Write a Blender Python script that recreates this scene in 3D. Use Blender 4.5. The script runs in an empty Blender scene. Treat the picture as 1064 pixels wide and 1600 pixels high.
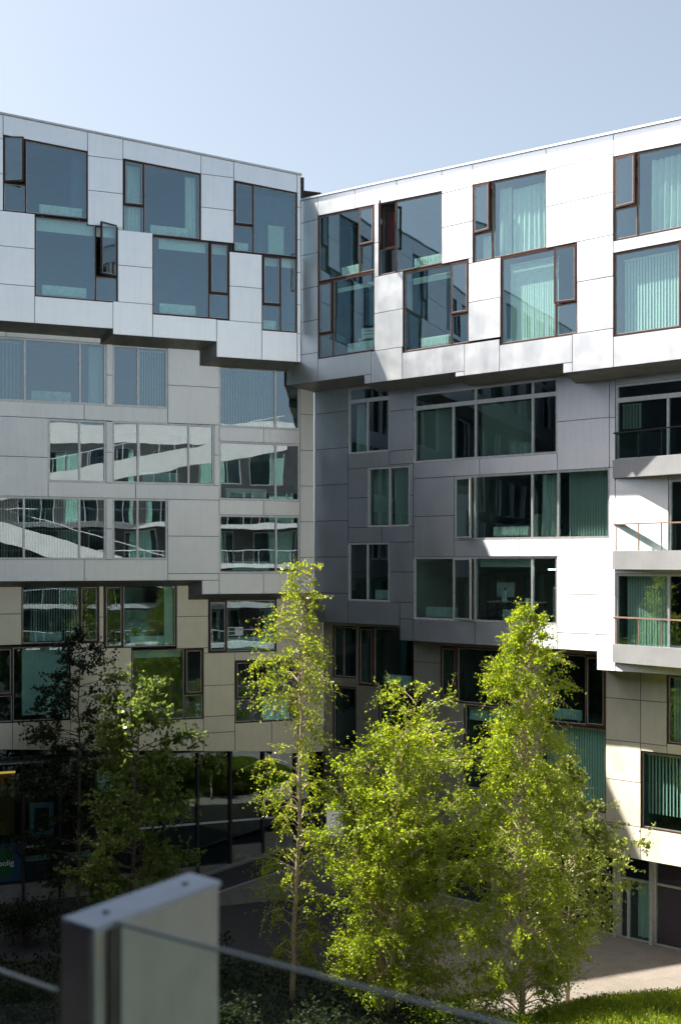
import bpy, bmesh, math, random
import numpy as np
from mathutils import Vector, Matrix

# ------------------------------------------------------------------ camera, sky, sun, exposure
S = bpy.context.scene
COL = S.collection
EYE = 12.3
cam_d = bpy.data.cameras.new('camera'); cam = bpy.data.objects.new('camera', cam_d); COL.objects.link(cam)
cam.location = (0, 0, EYE); cam.rotation_euler = (math.radians(90), 0, 0)
cam_d.sensor_fit = 'VERTICAL'; cam_d.sensor_height = 36; cam_d.sensor_width = 36
cam_d.lens = 45.0; cam_d.shift_y = 77.0/1600.0
cam_d.clip_start = 0.05; cam_d.clip_end = 3000
cam_d.dof.use_dof = True; cam_d.dof.focus_distance = 46; cam_d.dof.aperture_fstop = 3.2
S.camera = cam

SUN_AZ, SUN_EL = 159.0, 56.0          # mathematical azimuth (from +X) and elevation of the sun
W = bpy.data.worlds.new('World'); S.world = W; W.use_nodes = True
wn = W.node_tree; bg = wn.nodes['Background']
sky = wn.nodes.new('ShaderNodeTexSky'); sky.sky_type = 'NISHITA'; sky.sun_disc = False
sky.sun_elevation = math.radians(SUN_EL); sky.sun_rotation = math.radians(90 - SUN_AZ)
sky.altitude = 0; sky.air_density = 0.7; sky.dust_density = 3.0; sky.ozone_density = 0.6
hsv = wn.nodes.new('ShaderNodeHueSaturation'); hsv.inputs['Saturation'].default_value = 0.66; hsv.inputs['Hue'].default_value = 0.482
wn.links.new(sky.outputs[0], hsv.inputs['Color']); wn.links.new(hsv.outputs[0], bg.inputs[0]); bg.inputs[1].default_value = 0.086
sun_d = bpy.data.lights.new('sun', 'SUN'); sun_o = bpy.data.objects.new('sun', sun_d); COL.objects.link(sun_o)
sun_d.energy = 5.0; sun_d.angle = math.radians(0.53); sun_d.color = (1.0, 0.945, 0.86)
_a, _e = math.radians(SUN_AZ), math.radians(SUN_EL)
sdir = Vector((math.cos(_e)*math.cos(_a), math.cos(_e)*math.sin(_a), math.sin(_e)))
sun_o.rotation_euler = sdir.to_track_quat('Z', 'Y').to_euler(); sun_o.location = sdir*80
S.view_settings.view_transform = 'Standard'; S.view_settings.look = 'None'
S.view_settings.gamma = 1; S.view_settings.exposure = 1.4; S.view_settings.use_curve_mapping = False
try:
    S.cycles.max_bounces = 10; S.cycles.transparent_max_bounces = 24
except Exception: pass
rng = random.Random(7); nrng = np.random.default_rng(7)

# ------------------------------------------------------------------ materials
def mat(name):
    m = bpy.data.materials.new(name); m.use_nodes = True
    nt = m.node_tree; b = nt.nodes['Principled BSDF']
    return m, nt, b
def node(nt, t, **kw):
    n = nt.nodes.new(t)
    for k, v in kw.items(): setattr(n, k, v)
    return n
def coords(nt, scale=(1, 1, 1)):
    tc = node(nt, 'ShaderNodeTexCoord'); mp = node(nt, 'ShaderNodeMapping')
    mp.inputs['Scale'].default_value = scale
    nt.links.new(tc.outputs['Object'], mp.inputs[0]); return mp.outputs[0]
def noise(nt, vec, scale, detail=4, rough=0.6):
    n = node(nt, 'ShaderNodeTexNoise'); n.inputs['Scale'].default_value = scale
    n.inputs['Detail'].default_value = detail; n.inputs['Roughness'].default_value = rough
    if vec is not None: nt.links.new(vec, n.inputs['Vector'])
    return n.outputs[0]
def ramp(nt, fac, stops):
    r = node(nt, 'ShaderNodeValToRGB'); cr = r.color_ramp
    while len(cr.elements) < len(stops): cr.elements.new(0.5)
    for e, (p, c) in zip(cr.elements, stops): e.position = p; e.color = (*c, 1) if len(c) == 3 else c
    nt.links.new(fac, r.inputs[0]); return r.outputs[0]
def mixc(nt, fac, a, b, mode='MIX'):
    m = node(nt, 'ShaderNodeMix', data_type='RGBA', blend_type=mode)
    for i, v in ((0, fac), (6, a), (7, b)):
        if isinstance(v, (int, float)): m.inputs[i].default_value = v
        elif isinstance(v, tuple): m.inputs[i].default_value = (*v, 1)
        else: nt.links.new(v, m.inputs[i])
    return m.outputs[2]
def bump(nt, b, h, strength=0.3, dist=0.01):
    n = node(nt, 'ShaderNodeBump'); n.inputs['Strength'].default_value = strength; n.inputs['Distance'].default_value = dist
    nt.links.new(h, n.inputs['Height']); nt.links.new(n.outputs[0], b.inputs['Normal'])
def simple(name, c, rough=0.6, metal=0.0, nscale=6.0, var=0.25, bmp=0.0, spec=0.5, stretch=(1, 1, 1)):
    m, nt, b = mat(name)
    v = coords(nt, stretch); n = noise(nt, v, nscale)
    lo = tuple(x*(1-var) for x in c); hi = tuple(min(1, x*(1+var)) for x in c)
    nt.links.new(ramp(nt, n, [(0.25, lo), (0.75, hi)]), b.inputs['Base Color'])
    b.inputs['Roughness'].default_value = rough; b.inputs['Metallic'].default_value = metal
    b.inputs['Specular IOR Level'].default_value = spec
    if bmp: bump(nt, b, n, bmp)
    return m
def panel_mat(name, c, metal, rough, dots=False, grime=0.12, aniso=0.85):
    m, nt, b = mat(name)
    tc = node(nt, 'ShaderNodeTexCoord')
    oi = node(nt, 'ShaderNodeObjectInfo')
    ma = node(nt, 'ShaderNodeVectorMath', operation='MULTIPLY_ADD')
    cmb = node(nt, 'ShaderNodeCombineXYZ')
    for i in range(3): nt.links.new(oi.outputs['Random'], cmb.inputs[i])
    nt.links.new(cmb.outputs[0], ma.inputs[0]); ma.inputs[1].default_value = (37, 91, 53)
    nt.links.new(tc.outputs['Object'], ma.inputs[2])
    n1 = noise(nt, ma.outputs[0], 1.1, 5, 0.62)
    mp = node(nt, 'ShaderNodeMapping'); mp.inputs['Scale'].default_value = (7, 7, 0.35)
    nt.links.new(ma.outputs[0], mp.inputs[0]); n2 = noise(nt, mp.outputs[0], 1.5, 4, 0.6)
    n3 = noise(nt, ma.outputs[0], 40, 2, 0.5)
    base = ramp(nt, n1, [(0.3, tuple(x*(1-grime) for x in c)), (0.7, tuple(min(1, x*(1+grime*0.5)) for x in c))])
    st = ramp(nt, n2, [(0.30, (0.84, 0.84, 0.83)), (0.52, (1, 1, 1))])
    base = mixc(nt, 0.3, base, st, 'MULTIPLY')
    tone = ramp(nt, oi.outputs['Random'], [(0.0, (0.94, 0.945, 0.95)), (0.5, (0.98, 0.98, 0.975)), (1.0, (1, 0.995, 0.985))])
    base = mixc(nt, 1.0, base, tone, 'MULTIPLY')
    if dots:
        sp = node(nt, 'ShaderNodeSeparateXYZ'); nt.links.new(tc.outputs['Object'], sp.inputs[0])
        ds = []
        for ax in (0, 2):
            q = node(nt, 'ShaderNodeMath', operation='PINGPONG'); q.inputs[1].default_value = 0.32
            ad = node(nt, 'ShaderNodeMath', operation='SUBTRACT'); ad.inputs[1].default_value = 0.06
            nt.links.new(sp.outputs[ax], ad.inputs[0]); nt.links.new(ad.outputs[0], q.inputs[0])
            pw = node(nt, 'ShaderNodeMath', operation='POWER'); pw.inputs[1].default_value = 2; nt.links.new(q.outputs[0], pw.inputs[0]); ds.append(pw.outputs[0])
        sm = node(nt, 'ShaderNodeMath', operation='ADD'); nt.links.new(ds[0], sm.inputs[0]); nt.links.new(ds[1], sm.inputs[1])
        lt = node(nt, 'ShaderNodeMath', operation='LESS_THAN'); lt.inputs[1].default_value = 0.00015; nt.links.new(sm.outputs[0], lt.inputs[0])
        base = mixc(nt, lt.outputs[0], base, (0.28, 0.28, 0.28))
    nt.links.new(base, b.inputs['Base Color'])
    rr = ramp(nt, n1, [(0.2, (rough-0.05,)*3), (0.8, (rough+0.09,)*3)])
    nt.links.new(rr, b.inputs['Roughness']); b.inputs['Metallic'].default_value = metal
    bump(nt, b, n3, 0.06, 0.004)
    # rolled sheet with a horizontal grain: highlights stretch vertically
    tg = node(nt, 'ShaderNodeCombineXYZ'); tg.inputs[2].default_value = 1.0
    b.inputs['Anisotropic'].default_value = aniso; nt.links.new(tg.outputs[0], b.inputs['Tangent'])
    return m
M = {}
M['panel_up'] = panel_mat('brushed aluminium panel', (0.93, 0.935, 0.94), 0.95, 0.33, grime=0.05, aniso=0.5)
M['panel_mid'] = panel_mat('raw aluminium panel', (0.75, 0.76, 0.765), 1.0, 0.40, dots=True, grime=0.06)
M['panel_low'] = panel_mat('bounce tinted aluminium panel', (0.70, 0.66, 0.53), 0.9, 0.44, grime=0.10)  # warm bounce light from court and trees put into the base colour
M['joint'] = simple('dark joint backing', (0.035, 0.036, 0.038), 0.9)
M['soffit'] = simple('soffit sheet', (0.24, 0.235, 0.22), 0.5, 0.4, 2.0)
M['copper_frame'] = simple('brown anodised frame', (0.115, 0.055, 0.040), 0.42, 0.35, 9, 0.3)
M['shaded_frame'] = simple('shaded brown frame', (0.045, 0.028, 0.024), 0.42, 0.35, 9, 0.3)  # copy of the brown frame with the left wing's shade in its colour
M['bead'] = simple('pale glazing bead', (0.42, 0.40, 0.39), 0.45, 0.4)
M['alu_frame'] = simple('light aluminium frame', (0.60, 0.60, 0.59), 0.42, 0.45, 8, 0.15)
M['black_frame'] = simple('black frame', (0.03, 0.03, 0.032), 0.45, 0.2)
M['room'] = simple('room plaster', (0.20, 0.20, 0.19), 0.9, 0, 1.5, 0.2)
M['room_brightened'] = simple('brightened room plaster', (0.50, 0.51, 0.48), 0.9, 0, 1.5, 0.1)  # lit copy of the room plaster, daylight put into a lighter colour
M['room_floor'] = simple('room timber floor', (0.16, 0.11, 0.07), 0.5, 0, 5, 0.3, stretch=(1, 8, 1))
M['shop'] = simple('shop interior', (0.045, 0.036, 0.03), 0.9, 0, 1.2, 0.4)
M['radiator'] = simple('white radiator enamel', (0.78, 0.79, 0.77), 0.4)
M['blind'] = simple('fabric blind', (0.80, 0.82, 0.78), 0.85, 0, 14, 0.1)
M['curtain_w'] = simple('white curtain', (0.80, 0.80, 0.78), 0.9, 0, 10, 0.08)
M['curtain_d'] = simple('dark blue curtain', (0.06, 0.09, 0.13), 0.9, 0, 10, 0.2)
M['curtain_p'] = simple('plum curtain', (0.14, 0.05, 0.06), 0.9, 0, 10, 0.2)
M['dark'] = simple('dark metal', (0.03, 0.03, 0.035), 0.5, 0.3)
M['parapet'] = simple('dark brown cladding', (0.045, 0.032, 0.028), 0.7, 0.1, 30, 0.5, stretch=(1, 1, .1))
M['concrete'] = simple('concrete', (0.21, 0.205, 0.19), 0.85, 0, 3, 0.2, 0.2)
M['handrail'] = simple('oiled hardwood rail', (0.34, 0.21, 0.15), 0.5, 0, 12, 0.3)
M['fascia'] = panel_mat('balcony fascia sheet', (0.43, 0.43, 0.44), 0.15, 0.5, aniso=0.0)
M['white'] = simple('white paint', (0.80, 0.80, 0.78), 0.5, 0, 5, 0.05)
M['plum'] = simple('plum painted board', (0.17, 0.03, 0.08), 0.5, 0, 2, 0.15)
M['wood'] = simple('pale timber', (0.50, 0.38, 0.25), 0.55, 0, 6, 0.2, stretch=(1, 6, 1))
M['screen_back'] = simple('silver monitor shell', (0.74, 0.75, 0.76), 0.35, 0.5)
M['bedding'] = simple('dark bedding', (0.08, 0.08, 0.09), 0.9, 0, 7, 0.4)
M['orange'] = simple('orange lit board', (0.22, 0.10, 0.03), 0.7, 0, 2, 0.2)
M['sign_blue'] = simple('blue sign sheet', (0.02, 0.055, 0.13), 0.4, 0, 2, 0.15)
M['sign_green'] = simple('green sign sheet', (0.012, 0.09, 0.03), 0.4, 0, 2, 0.1)
M['sign_white'] = simple('white sign print', (0.82, 0.83, 0.82), 0.5, 0, 2, 0.03)
M['red'] = simple('red shop banner', (0.45, 0.05, 0.04), 0.6, 0, 3, 0.15)
M['cap'] = simple('sky tinted coping sheet', (0.26, 0.33, 0.44), 0.42, 0.3, 12, 0.12)  # blue of the reflected sky put into the metal colour
M['cap_end'] = simple('shaded end sheet', (0.05, 0.07, 0.115), 0.45, 0.3, 12, 0.15)  # end of the same metal, its shade put into a darker colour
M['cap_screw'] = simple('steel screw', (0.20, 0.22, 0.25), 0.4, 0.6)
M['fibre'] = simple('fibre cement board', (0.56, 0.59, 0.545), 0.8, 0, 9, 0.12, 0.15)

def glass_mat(name, tint, ior, bumpy=0.0, bscale=1.3, rough=0.0, refl=(0.66, 0.88, 1.0)):
    m = bpy.data.materials.new(name); m.use_nodes = True; nt = m.node_tree; nt.nodes.clear()
    out = node(nt, 'ShaderNodeOutputMaterial'); tr = node(nt, 'ShaderNodeBsdfTransparent'); gl = node(nt, 'ShaderNodeBsdfGlossy')
    tr.inputs[0].default_value = (*tint, 1); gl.inputs['Roughness'].default_value = rough; gl.inputs['Color'].default_value = (*refl, 1)
    fr = node(nt, 'ShaderNodeFresnel'); fr.inputs[0].default_value = ior
    geo = node(nt, 'ShaderNodeNewGeometry'); inv = node(nt, 'ShaderNodeMath', operation='SUBTRACT'); inv.inputs[0].default_value = 1
    nt.links.new(geo.outputs['Backfacing'], inv.inputs[1])
    mu = node(nt, 'ShaderNodeMath', operation='MULTIPLY'); nt.links.new(fr.outputs[0], mu.inputs[0]); nt.links.new(inv.outputs[0], mu.inputs[1])
    tw = node(nt, 'ShaderNodeBsdfTransparent')
    mx = node(nt, 'ShaderNodeMixShader'); nt.links.new(mu.outputs[0], mx.inputs[0]); nt.links.new(tr.outputs[0], mx.inputs[1]); nt.links.new(gl.outputs[0], mx.inputs[2])
    mb = node(nt, 'ShaderNodeMixShader'); nt.links.new(geo.outputs['Backfacing'], mb.inputs[0]); nt.links.new(mx.outputs[0], mb.inputs[1]); nt.links.new(tw.outputs[0], mb.inputs[2])
    nt.links.new(mb.outputs[0], out.inputs[0])
    if bumpy:
        tc = node(nt, 'ShaderNodeTexCoord'); n = noise(nt, tc.outputs['Object'], bscale, 1.5, 0.5)
        bp = node(nt, 'ShaderNodeBump'); bp.inputs['Strength'].default_value = 1.0; bp.inputs['Distance'].default_value = bumpy
        nt.links.new(n, bp.inputs['Height']); nt.links.new(bp.outputs[0], gl.inputs['Normal'])
    return m
M['glass_up'] = glass_mat('storey glass', (0.68, 0.89, 0.81), 2.8, 0.002, 0.6)
M['glass_mid'] = glass_mat('wavy insulating glass', (0.50, 0.67, 0.62), 2.9, 0.004, 0.5, refl=(0.74, 0.90, 1.0))
M['glass_low'] = glass_mat('court glass', (0.54, 0.76, 0.70), 2.2, 0.003, 0.6)
M['glass_rail'] = glass_mat('railing glass', (0.86, 0.94, 0.91), 1.45)

def leaf_mat(name, dif, tra, gloss=0.35):
    m = bpy.data.materials.new(name); m.use_nodes = True; nt = m.node_tree; b = nt.nodes['Principled BSDF']; out = nt.nodes['Material Output']
    tc = node(nt, 'ShaderNodeTexCoord'); n = noise(nt, tc.outputs['Object'], 1.4, 3, 0.7); n2 = noise(nt, tc.outputs['Object'], 11.0, 2, 0.6)
    k = ramp(nt, n, [(0.3, (0.72, 0.80, 0.75)), (0.7, (1.15, 1.08, 1.0))]); k2 = ramp(nt, n2, [(0.3, (0.62, 0.7, 0.6)), (0.72, (1.3, 1.2, 1.1))])
    kk = mixc(nt, 1.0, k, k2, 'MULTIPLY')
    c1 = mixc(nt, 1.0, kk, dif, 'MULTIPLY'); c2 = mixc(nt, 1.0, kk, tra, 'MULTIPLY')
    nt.links.new(c1, b.inputs['Base Color']); b.inputs['Roughness'].default_value = gloss
    tl = node(nt, 'ShaderNodeBsdfTranslucent'); nt.links.new(c2, tl.inputs[0])
    mx = node(nt, 'ShaderNodeMixShader'); mx.inputs[0].default_value = 0.55
    nt.links.new(b.outputs[0], mx.inputs[1]); nt.links.new(tl.outputs[0], mx.inputs[2]); nt.links.new(mx.outputs[0], out.inputs[0])
    return m
M['leaf_birch'] = leaf_mat('birch leaf', (0.12, 0.19, 0.016), (0.64, 0.77, 0.032))
M['leaf_birch2'] = leaf_mat('fresh birch leaf', (0.13, 0.19, 0.022), (0.66, 0.77, 0.04))
M['leaf_broad'] = leaf_mat('pale broad leaf', (0.17, 0.21, 0.06), (0.50, 0.58, 0.12))
M['leaf_shaded'] = leaf_mat('shaded alder leaf', (0.022, 0.036, 0.014), (0.04, 0.07, 0.015))  # copy of the alder leaf, wing's shade put into a darker colour
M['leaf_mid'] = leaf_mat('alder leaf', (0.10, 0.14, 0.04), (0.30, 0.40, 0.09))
M['leaf_shrub'] = leaf_mat('shaded shrub leaf', (0.016, 0.026, 0.009), (0.035, 0.06, 0.012), 0.65)  # near black: shade under the trees put into the leaf colour
M['grass'] = leaf_mat('grass blade', (0.13, 0.18, 0.025), (0.45, 0.56, 0.05))
M['bark'] = simple('birch bark', (0.42, 0.33, 0.23), 0.8, 0, 9, 0.45, 0.4, stretch=(1, 1, 4))
M['bark_dark'] = simple('brown bark', (0.10, 0.075, 0.055), 0.9, 0, 12, 0.4, 0.4, stretch=(1, 1, .3))
M['soil'] = simple('mossy soil', (0.022, 0.026, 0.013), 0.95, 0, 2.5, 0.5, 0.6)
def gravel_mat():
    m, nt, b = mat('pale gravel'); v = coords(nt)
    a = noise(nt, v, 0.5, 6, 0.7); c = noise(nt, v, 22, 3, 0.8); d = noise(nt, v, 2.6, 4, 0.6)
    base = ramp(nt, c, [(0.25, (0.15, 0.13, 0.11)), (0.5, (0.235, 0.208, 0.178)), (0.8, (0.33, 0.30, 0.262))])
    base = mixc(nt, 1.0, base, ramp(nt, a, [(0.3, (0.80, 0.78, 0.75)), (0.7, (1.06, 1.05, 1.04))]), 'MULTIPLY')
    base = mixc(nt, 1.0, base, ramp(nt, d, [(0.3, (0.86, 0.85, 0.84)), (0.6, (1, 1, 1))]), 'MULTIPLY')
    nt.links.new(base, b.inputs['Base Color']); b.inputs['Roughness'].default_value = 0.95; bump(nt, b, c, 0.7, 0.02)
    return m
M['gravel'] = gravel_mat()
M['asphalt'] = simple('asphalt', (0.032, 0.032, 0.034), 0.9, 0, 8, 0.25, 0.3)
M['terrace'] = simple('terrace decking', (0.22, 0.20, 0.18), 0.8, 0, 6, 0.25)
def emit(name, c, s):
    m, nt, b = mat(name); b.inputs['Base Color'].default_value = (*c, 1); b.inputs['Emission Color'].default_value = (*c, 1); b.inputs['Emission Strength'].default_value = s
    return m
M['lamp'] = emit('lit lamp tube', (0.95, 1.0, 0.97), 9.0)
M['lamp_warm'] = emit('warm shop lamp', (1.0, 0.50, 0.12), 0.35)

# ------------------------------------------------------------------ mesh helpers
class MB:
    def __init__(s): s.v = []; s.f = []; s.m = []
    def add(s, vs, fs, mi=0):
        k = len(s.v); s.v += [tuple(x) for x in vs]; s.f += [tuple(i+k for i in f) for f in fs]; s.m += [mi]*len(fs); return s
    def box(s, x0, x1, y0, y1, z0, z1, mi=0):
        return s.add([(x0, y0, z0), (x1, y0, z0), (x1, y1, z0), (x0, y1, z0), (x0, y0, z1), (x1, y0, z1), (x1, y1, z1), (x0, y1, z1)],
                     [(0, 3, 2, 1), (4, 5, 6, 7), (0, 1, 5, 4), (1, 2, 6, 5), (2, 3, 7, 6), (3, 0, 4, 7)], mi)
    def quadbox(s, p, y0, y1, mi=0):          # p: four (x,z) corners, lower left first, counter-clockwise seen from -y
        v = [(a, y0, c) for a, c in p]+[(a, y1, c) for a, c in p]
        return s.add(v, [(0, 1, 2, 3), (7, 6, 5, 4), (0, 4, 5, 1), (1, 5, 6, 2), (2, 6, 7, 3), (3, 7, 4, 0)], mi)
    def prism(s, poly, z0, z1, mi=0):         # poly in plan (x,y), counter-clockwise
        n = len(poly); z0 = z0 if hasattr(z0, '__len__') else [z0]*n; z1 = z1 if hasattr(z1, '__len__') else [z1]*n
        v = [(a, b, z0[i]) for i, (a, b) in enumerate(poly)]+[(a, b, z1[i]) for i, (a, b) in enumerate(poly)]
        f = [tuple(range(n-1, -1, -1)), tuple(range(n, 2*n))]+[(i, (i+1) % n, (i+1) % n+n, i+n) for i in range(n)]
        return s.add(v, f, mi)
    def tube(s, pts, radii, sides=6, mi=0):
        k = len(s.v); n = len(pts)
        for i, p in enumerate(pts):
            p = Vector(p); d = Vector(pts[min(i+1, n-1)])-Vector(pts[max(i-1, 0)])
            d.normalize(); a = d.orthogonal().normalized(); b = d.cross(a)
            for j in range(sides):
                t = 2*math.pi*j/sides; s.v.append(tuple(p+(a*math.cos(t)+b*math.sin(t))*radii[i]))
        for i in range(n-1):
            for j in range(sides):
                s.f.append((k+i*sides+j, k+i*sides+(j+1) % sides, k+(i+1)*sides+(j+1) % sides, k+(i+1)*sides+j)); s.m.append(mi)
        s.f.append(tuple(k+j for j in range(sides))[::-1]); s.m.append(mi)
        s.f.append(tuple(k+(n-1)*sides+j for j in range(sides))); s.m.append(mi)
        return s
    def mesh(s, name, mats):
        me = bpy.data.meshes.new(name); me.from_pydata(s.v, [], s.f)
        for m in (mats if isinstance(mats, (list, tuple)) else [mats]): me.materials.append(m)
        if any(s.m): me.polygons.foreach_set('material_index', s.m)
        me.update(); return me
    def build(s, name, mats, parent=None, loc=(0, 0, 0), rz=0, smooth=False):
        me = s.mesh(name, mats)
        if smooth: me.polygons.foreach_set('use_smooth', [True]*len(me.polygons))
        return link(name, me, parent, loc, rz)
def link(name, me, parent=None, loc=(0, 0, 0), rz=0):
    o = bpy.data.objects.new(name, me); COL.objects.link(o)
    if parent is not None: o.parent = parent
    o.location = loc; o.rotation_euler = (0, 0, rz); return o
def tag(o, label=None, cat=None, group=None, kind=None):
    for k, v in (('label', label), ('category', cat), ('group', group), ('kind', kind)):
        if v: o[k] = v
    return o
def thing(name, label, cat, loc=(0, 0, 0), rz=0, group=None):
    return tag(link(name, None, None, loc, rz), label, cat, group)

# ------------------------------------------------------------------ facades
# A wing is an Empty at the inner corner of the court; its local x runs along the facade, local -y points into the court.
CX, CY = -1.0455, 51.0
LW = thing('apartment_building', 'left wing with silvery panels in shade and a stepped, overhanging top storey', 'building', (CX, CY, 0), math.atan2(0.39382, 0.91919))
RW = thing('apartment_building', 'right wing with sunlit white upper storey, shaded middle floors and triangular balconies', 'building', (CX, CY, 0), math.atan2(-0.68673, 0.72691))
LW.name = 'apartment_building'; 
J = 0.011      # half of an open joint
_pcache = {}
class Facade:
    def __init__(s, wing, out, pm, seed):
        s.w = wing; s.y = -out; s.pm = pm; s.back = MB(); s.r = random.Random(seed)
    def panel(s, u0, u1, z0, z1, z0b=None, z1b=None):
        z0b = z0 if z0b is None else z0b; z1b = z1 if z1b is None else z1b
        flat = abs(z0b-z0) < 1e-6 and abs(z1b-z1) < 1e-6
        w, h = u1-u0, z1-z0
        if w < 0.05 or h < 0.04: return
        key = (s.pm.name, round(w, 3), round(h, 3)) if flat else None
        me = _pcache.get(key) if key else None
        if me is None:
            me = MB().quadbox([(J, J), (w-J, J+z0b-z0), (w-J, z1b-z0-J), (J, h-J)], 0, 0.04).mesh('facade_panel', s.pm)
            if key: _pcache[key] = me
        o = link('facade_panel', me, s.w, (u0, s.y+s.r.uniform(-.003, .003), z0))
        a = 0.0022
        o.rotation_euler = (s.r.uniform(-a, a), 0, s.r.uniform(-a, a))
        s.back.quadbox([(u0, z0), (u1, z0b), (u1, z1b), (u0, z1)], s.y+0.062, s.y+0.24)
    def col(s, u0, u1, zs, top=None):
        for a, b in zip(zs[:-1], zs[1:]): s.panel(u0, u1, a, b)
        if top: s.panel(u0, u1, zs[-1], top(u0), None, top(u1))
    def row(s, z0, z1, us):
        for a, b in zip(us[:-1], us[1:]): s.panel(a, b, z0, z1)
    def done(s): s.back.build('wall', M['joint'], s.w)

def quad_ring(mb, p, t, y0, y1, mi=0):
    """frame of width t inside quad p ((u0,zb0),(u1,zb1),(u1,zt1),(u0,zt0))"""
    (a, b0), (c, b1), (_, t1), (_, t0) = p
    mb.quadbox([(a, b0), (a+t, b0+(b1-b0)*t/(c-a)), (a+t, t0+(t1-t0)*t/(c-a)), (a, t0)], y0, y1, mi)
    mb.quadbox([(c-t, b1-(b1-b0)*t/(c-a)), (c, b1), (c, t1), (c-t, t1-(t1-t0)*t/(c-a))], y0, y1, mi)
    q0 = b0+(b1-b0)*t/(c-a); q1 = b1-(b1-b0)*t/(c-a); r0 = t0+(t1-t0)*t/(c-a); r1 = t1-(t1-t0)*t/(c-a)
    mb.quadbox([(a+t, q0), (c-t, q1), (c-t, q1+t), (a+t, q0+t)], y0, y1, mi)
    mb.quadbox([(a+t, r0-t), (c-t, r1-t), (c-t, r1), (a+t, r0)], y0, y1, mi)

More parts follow.
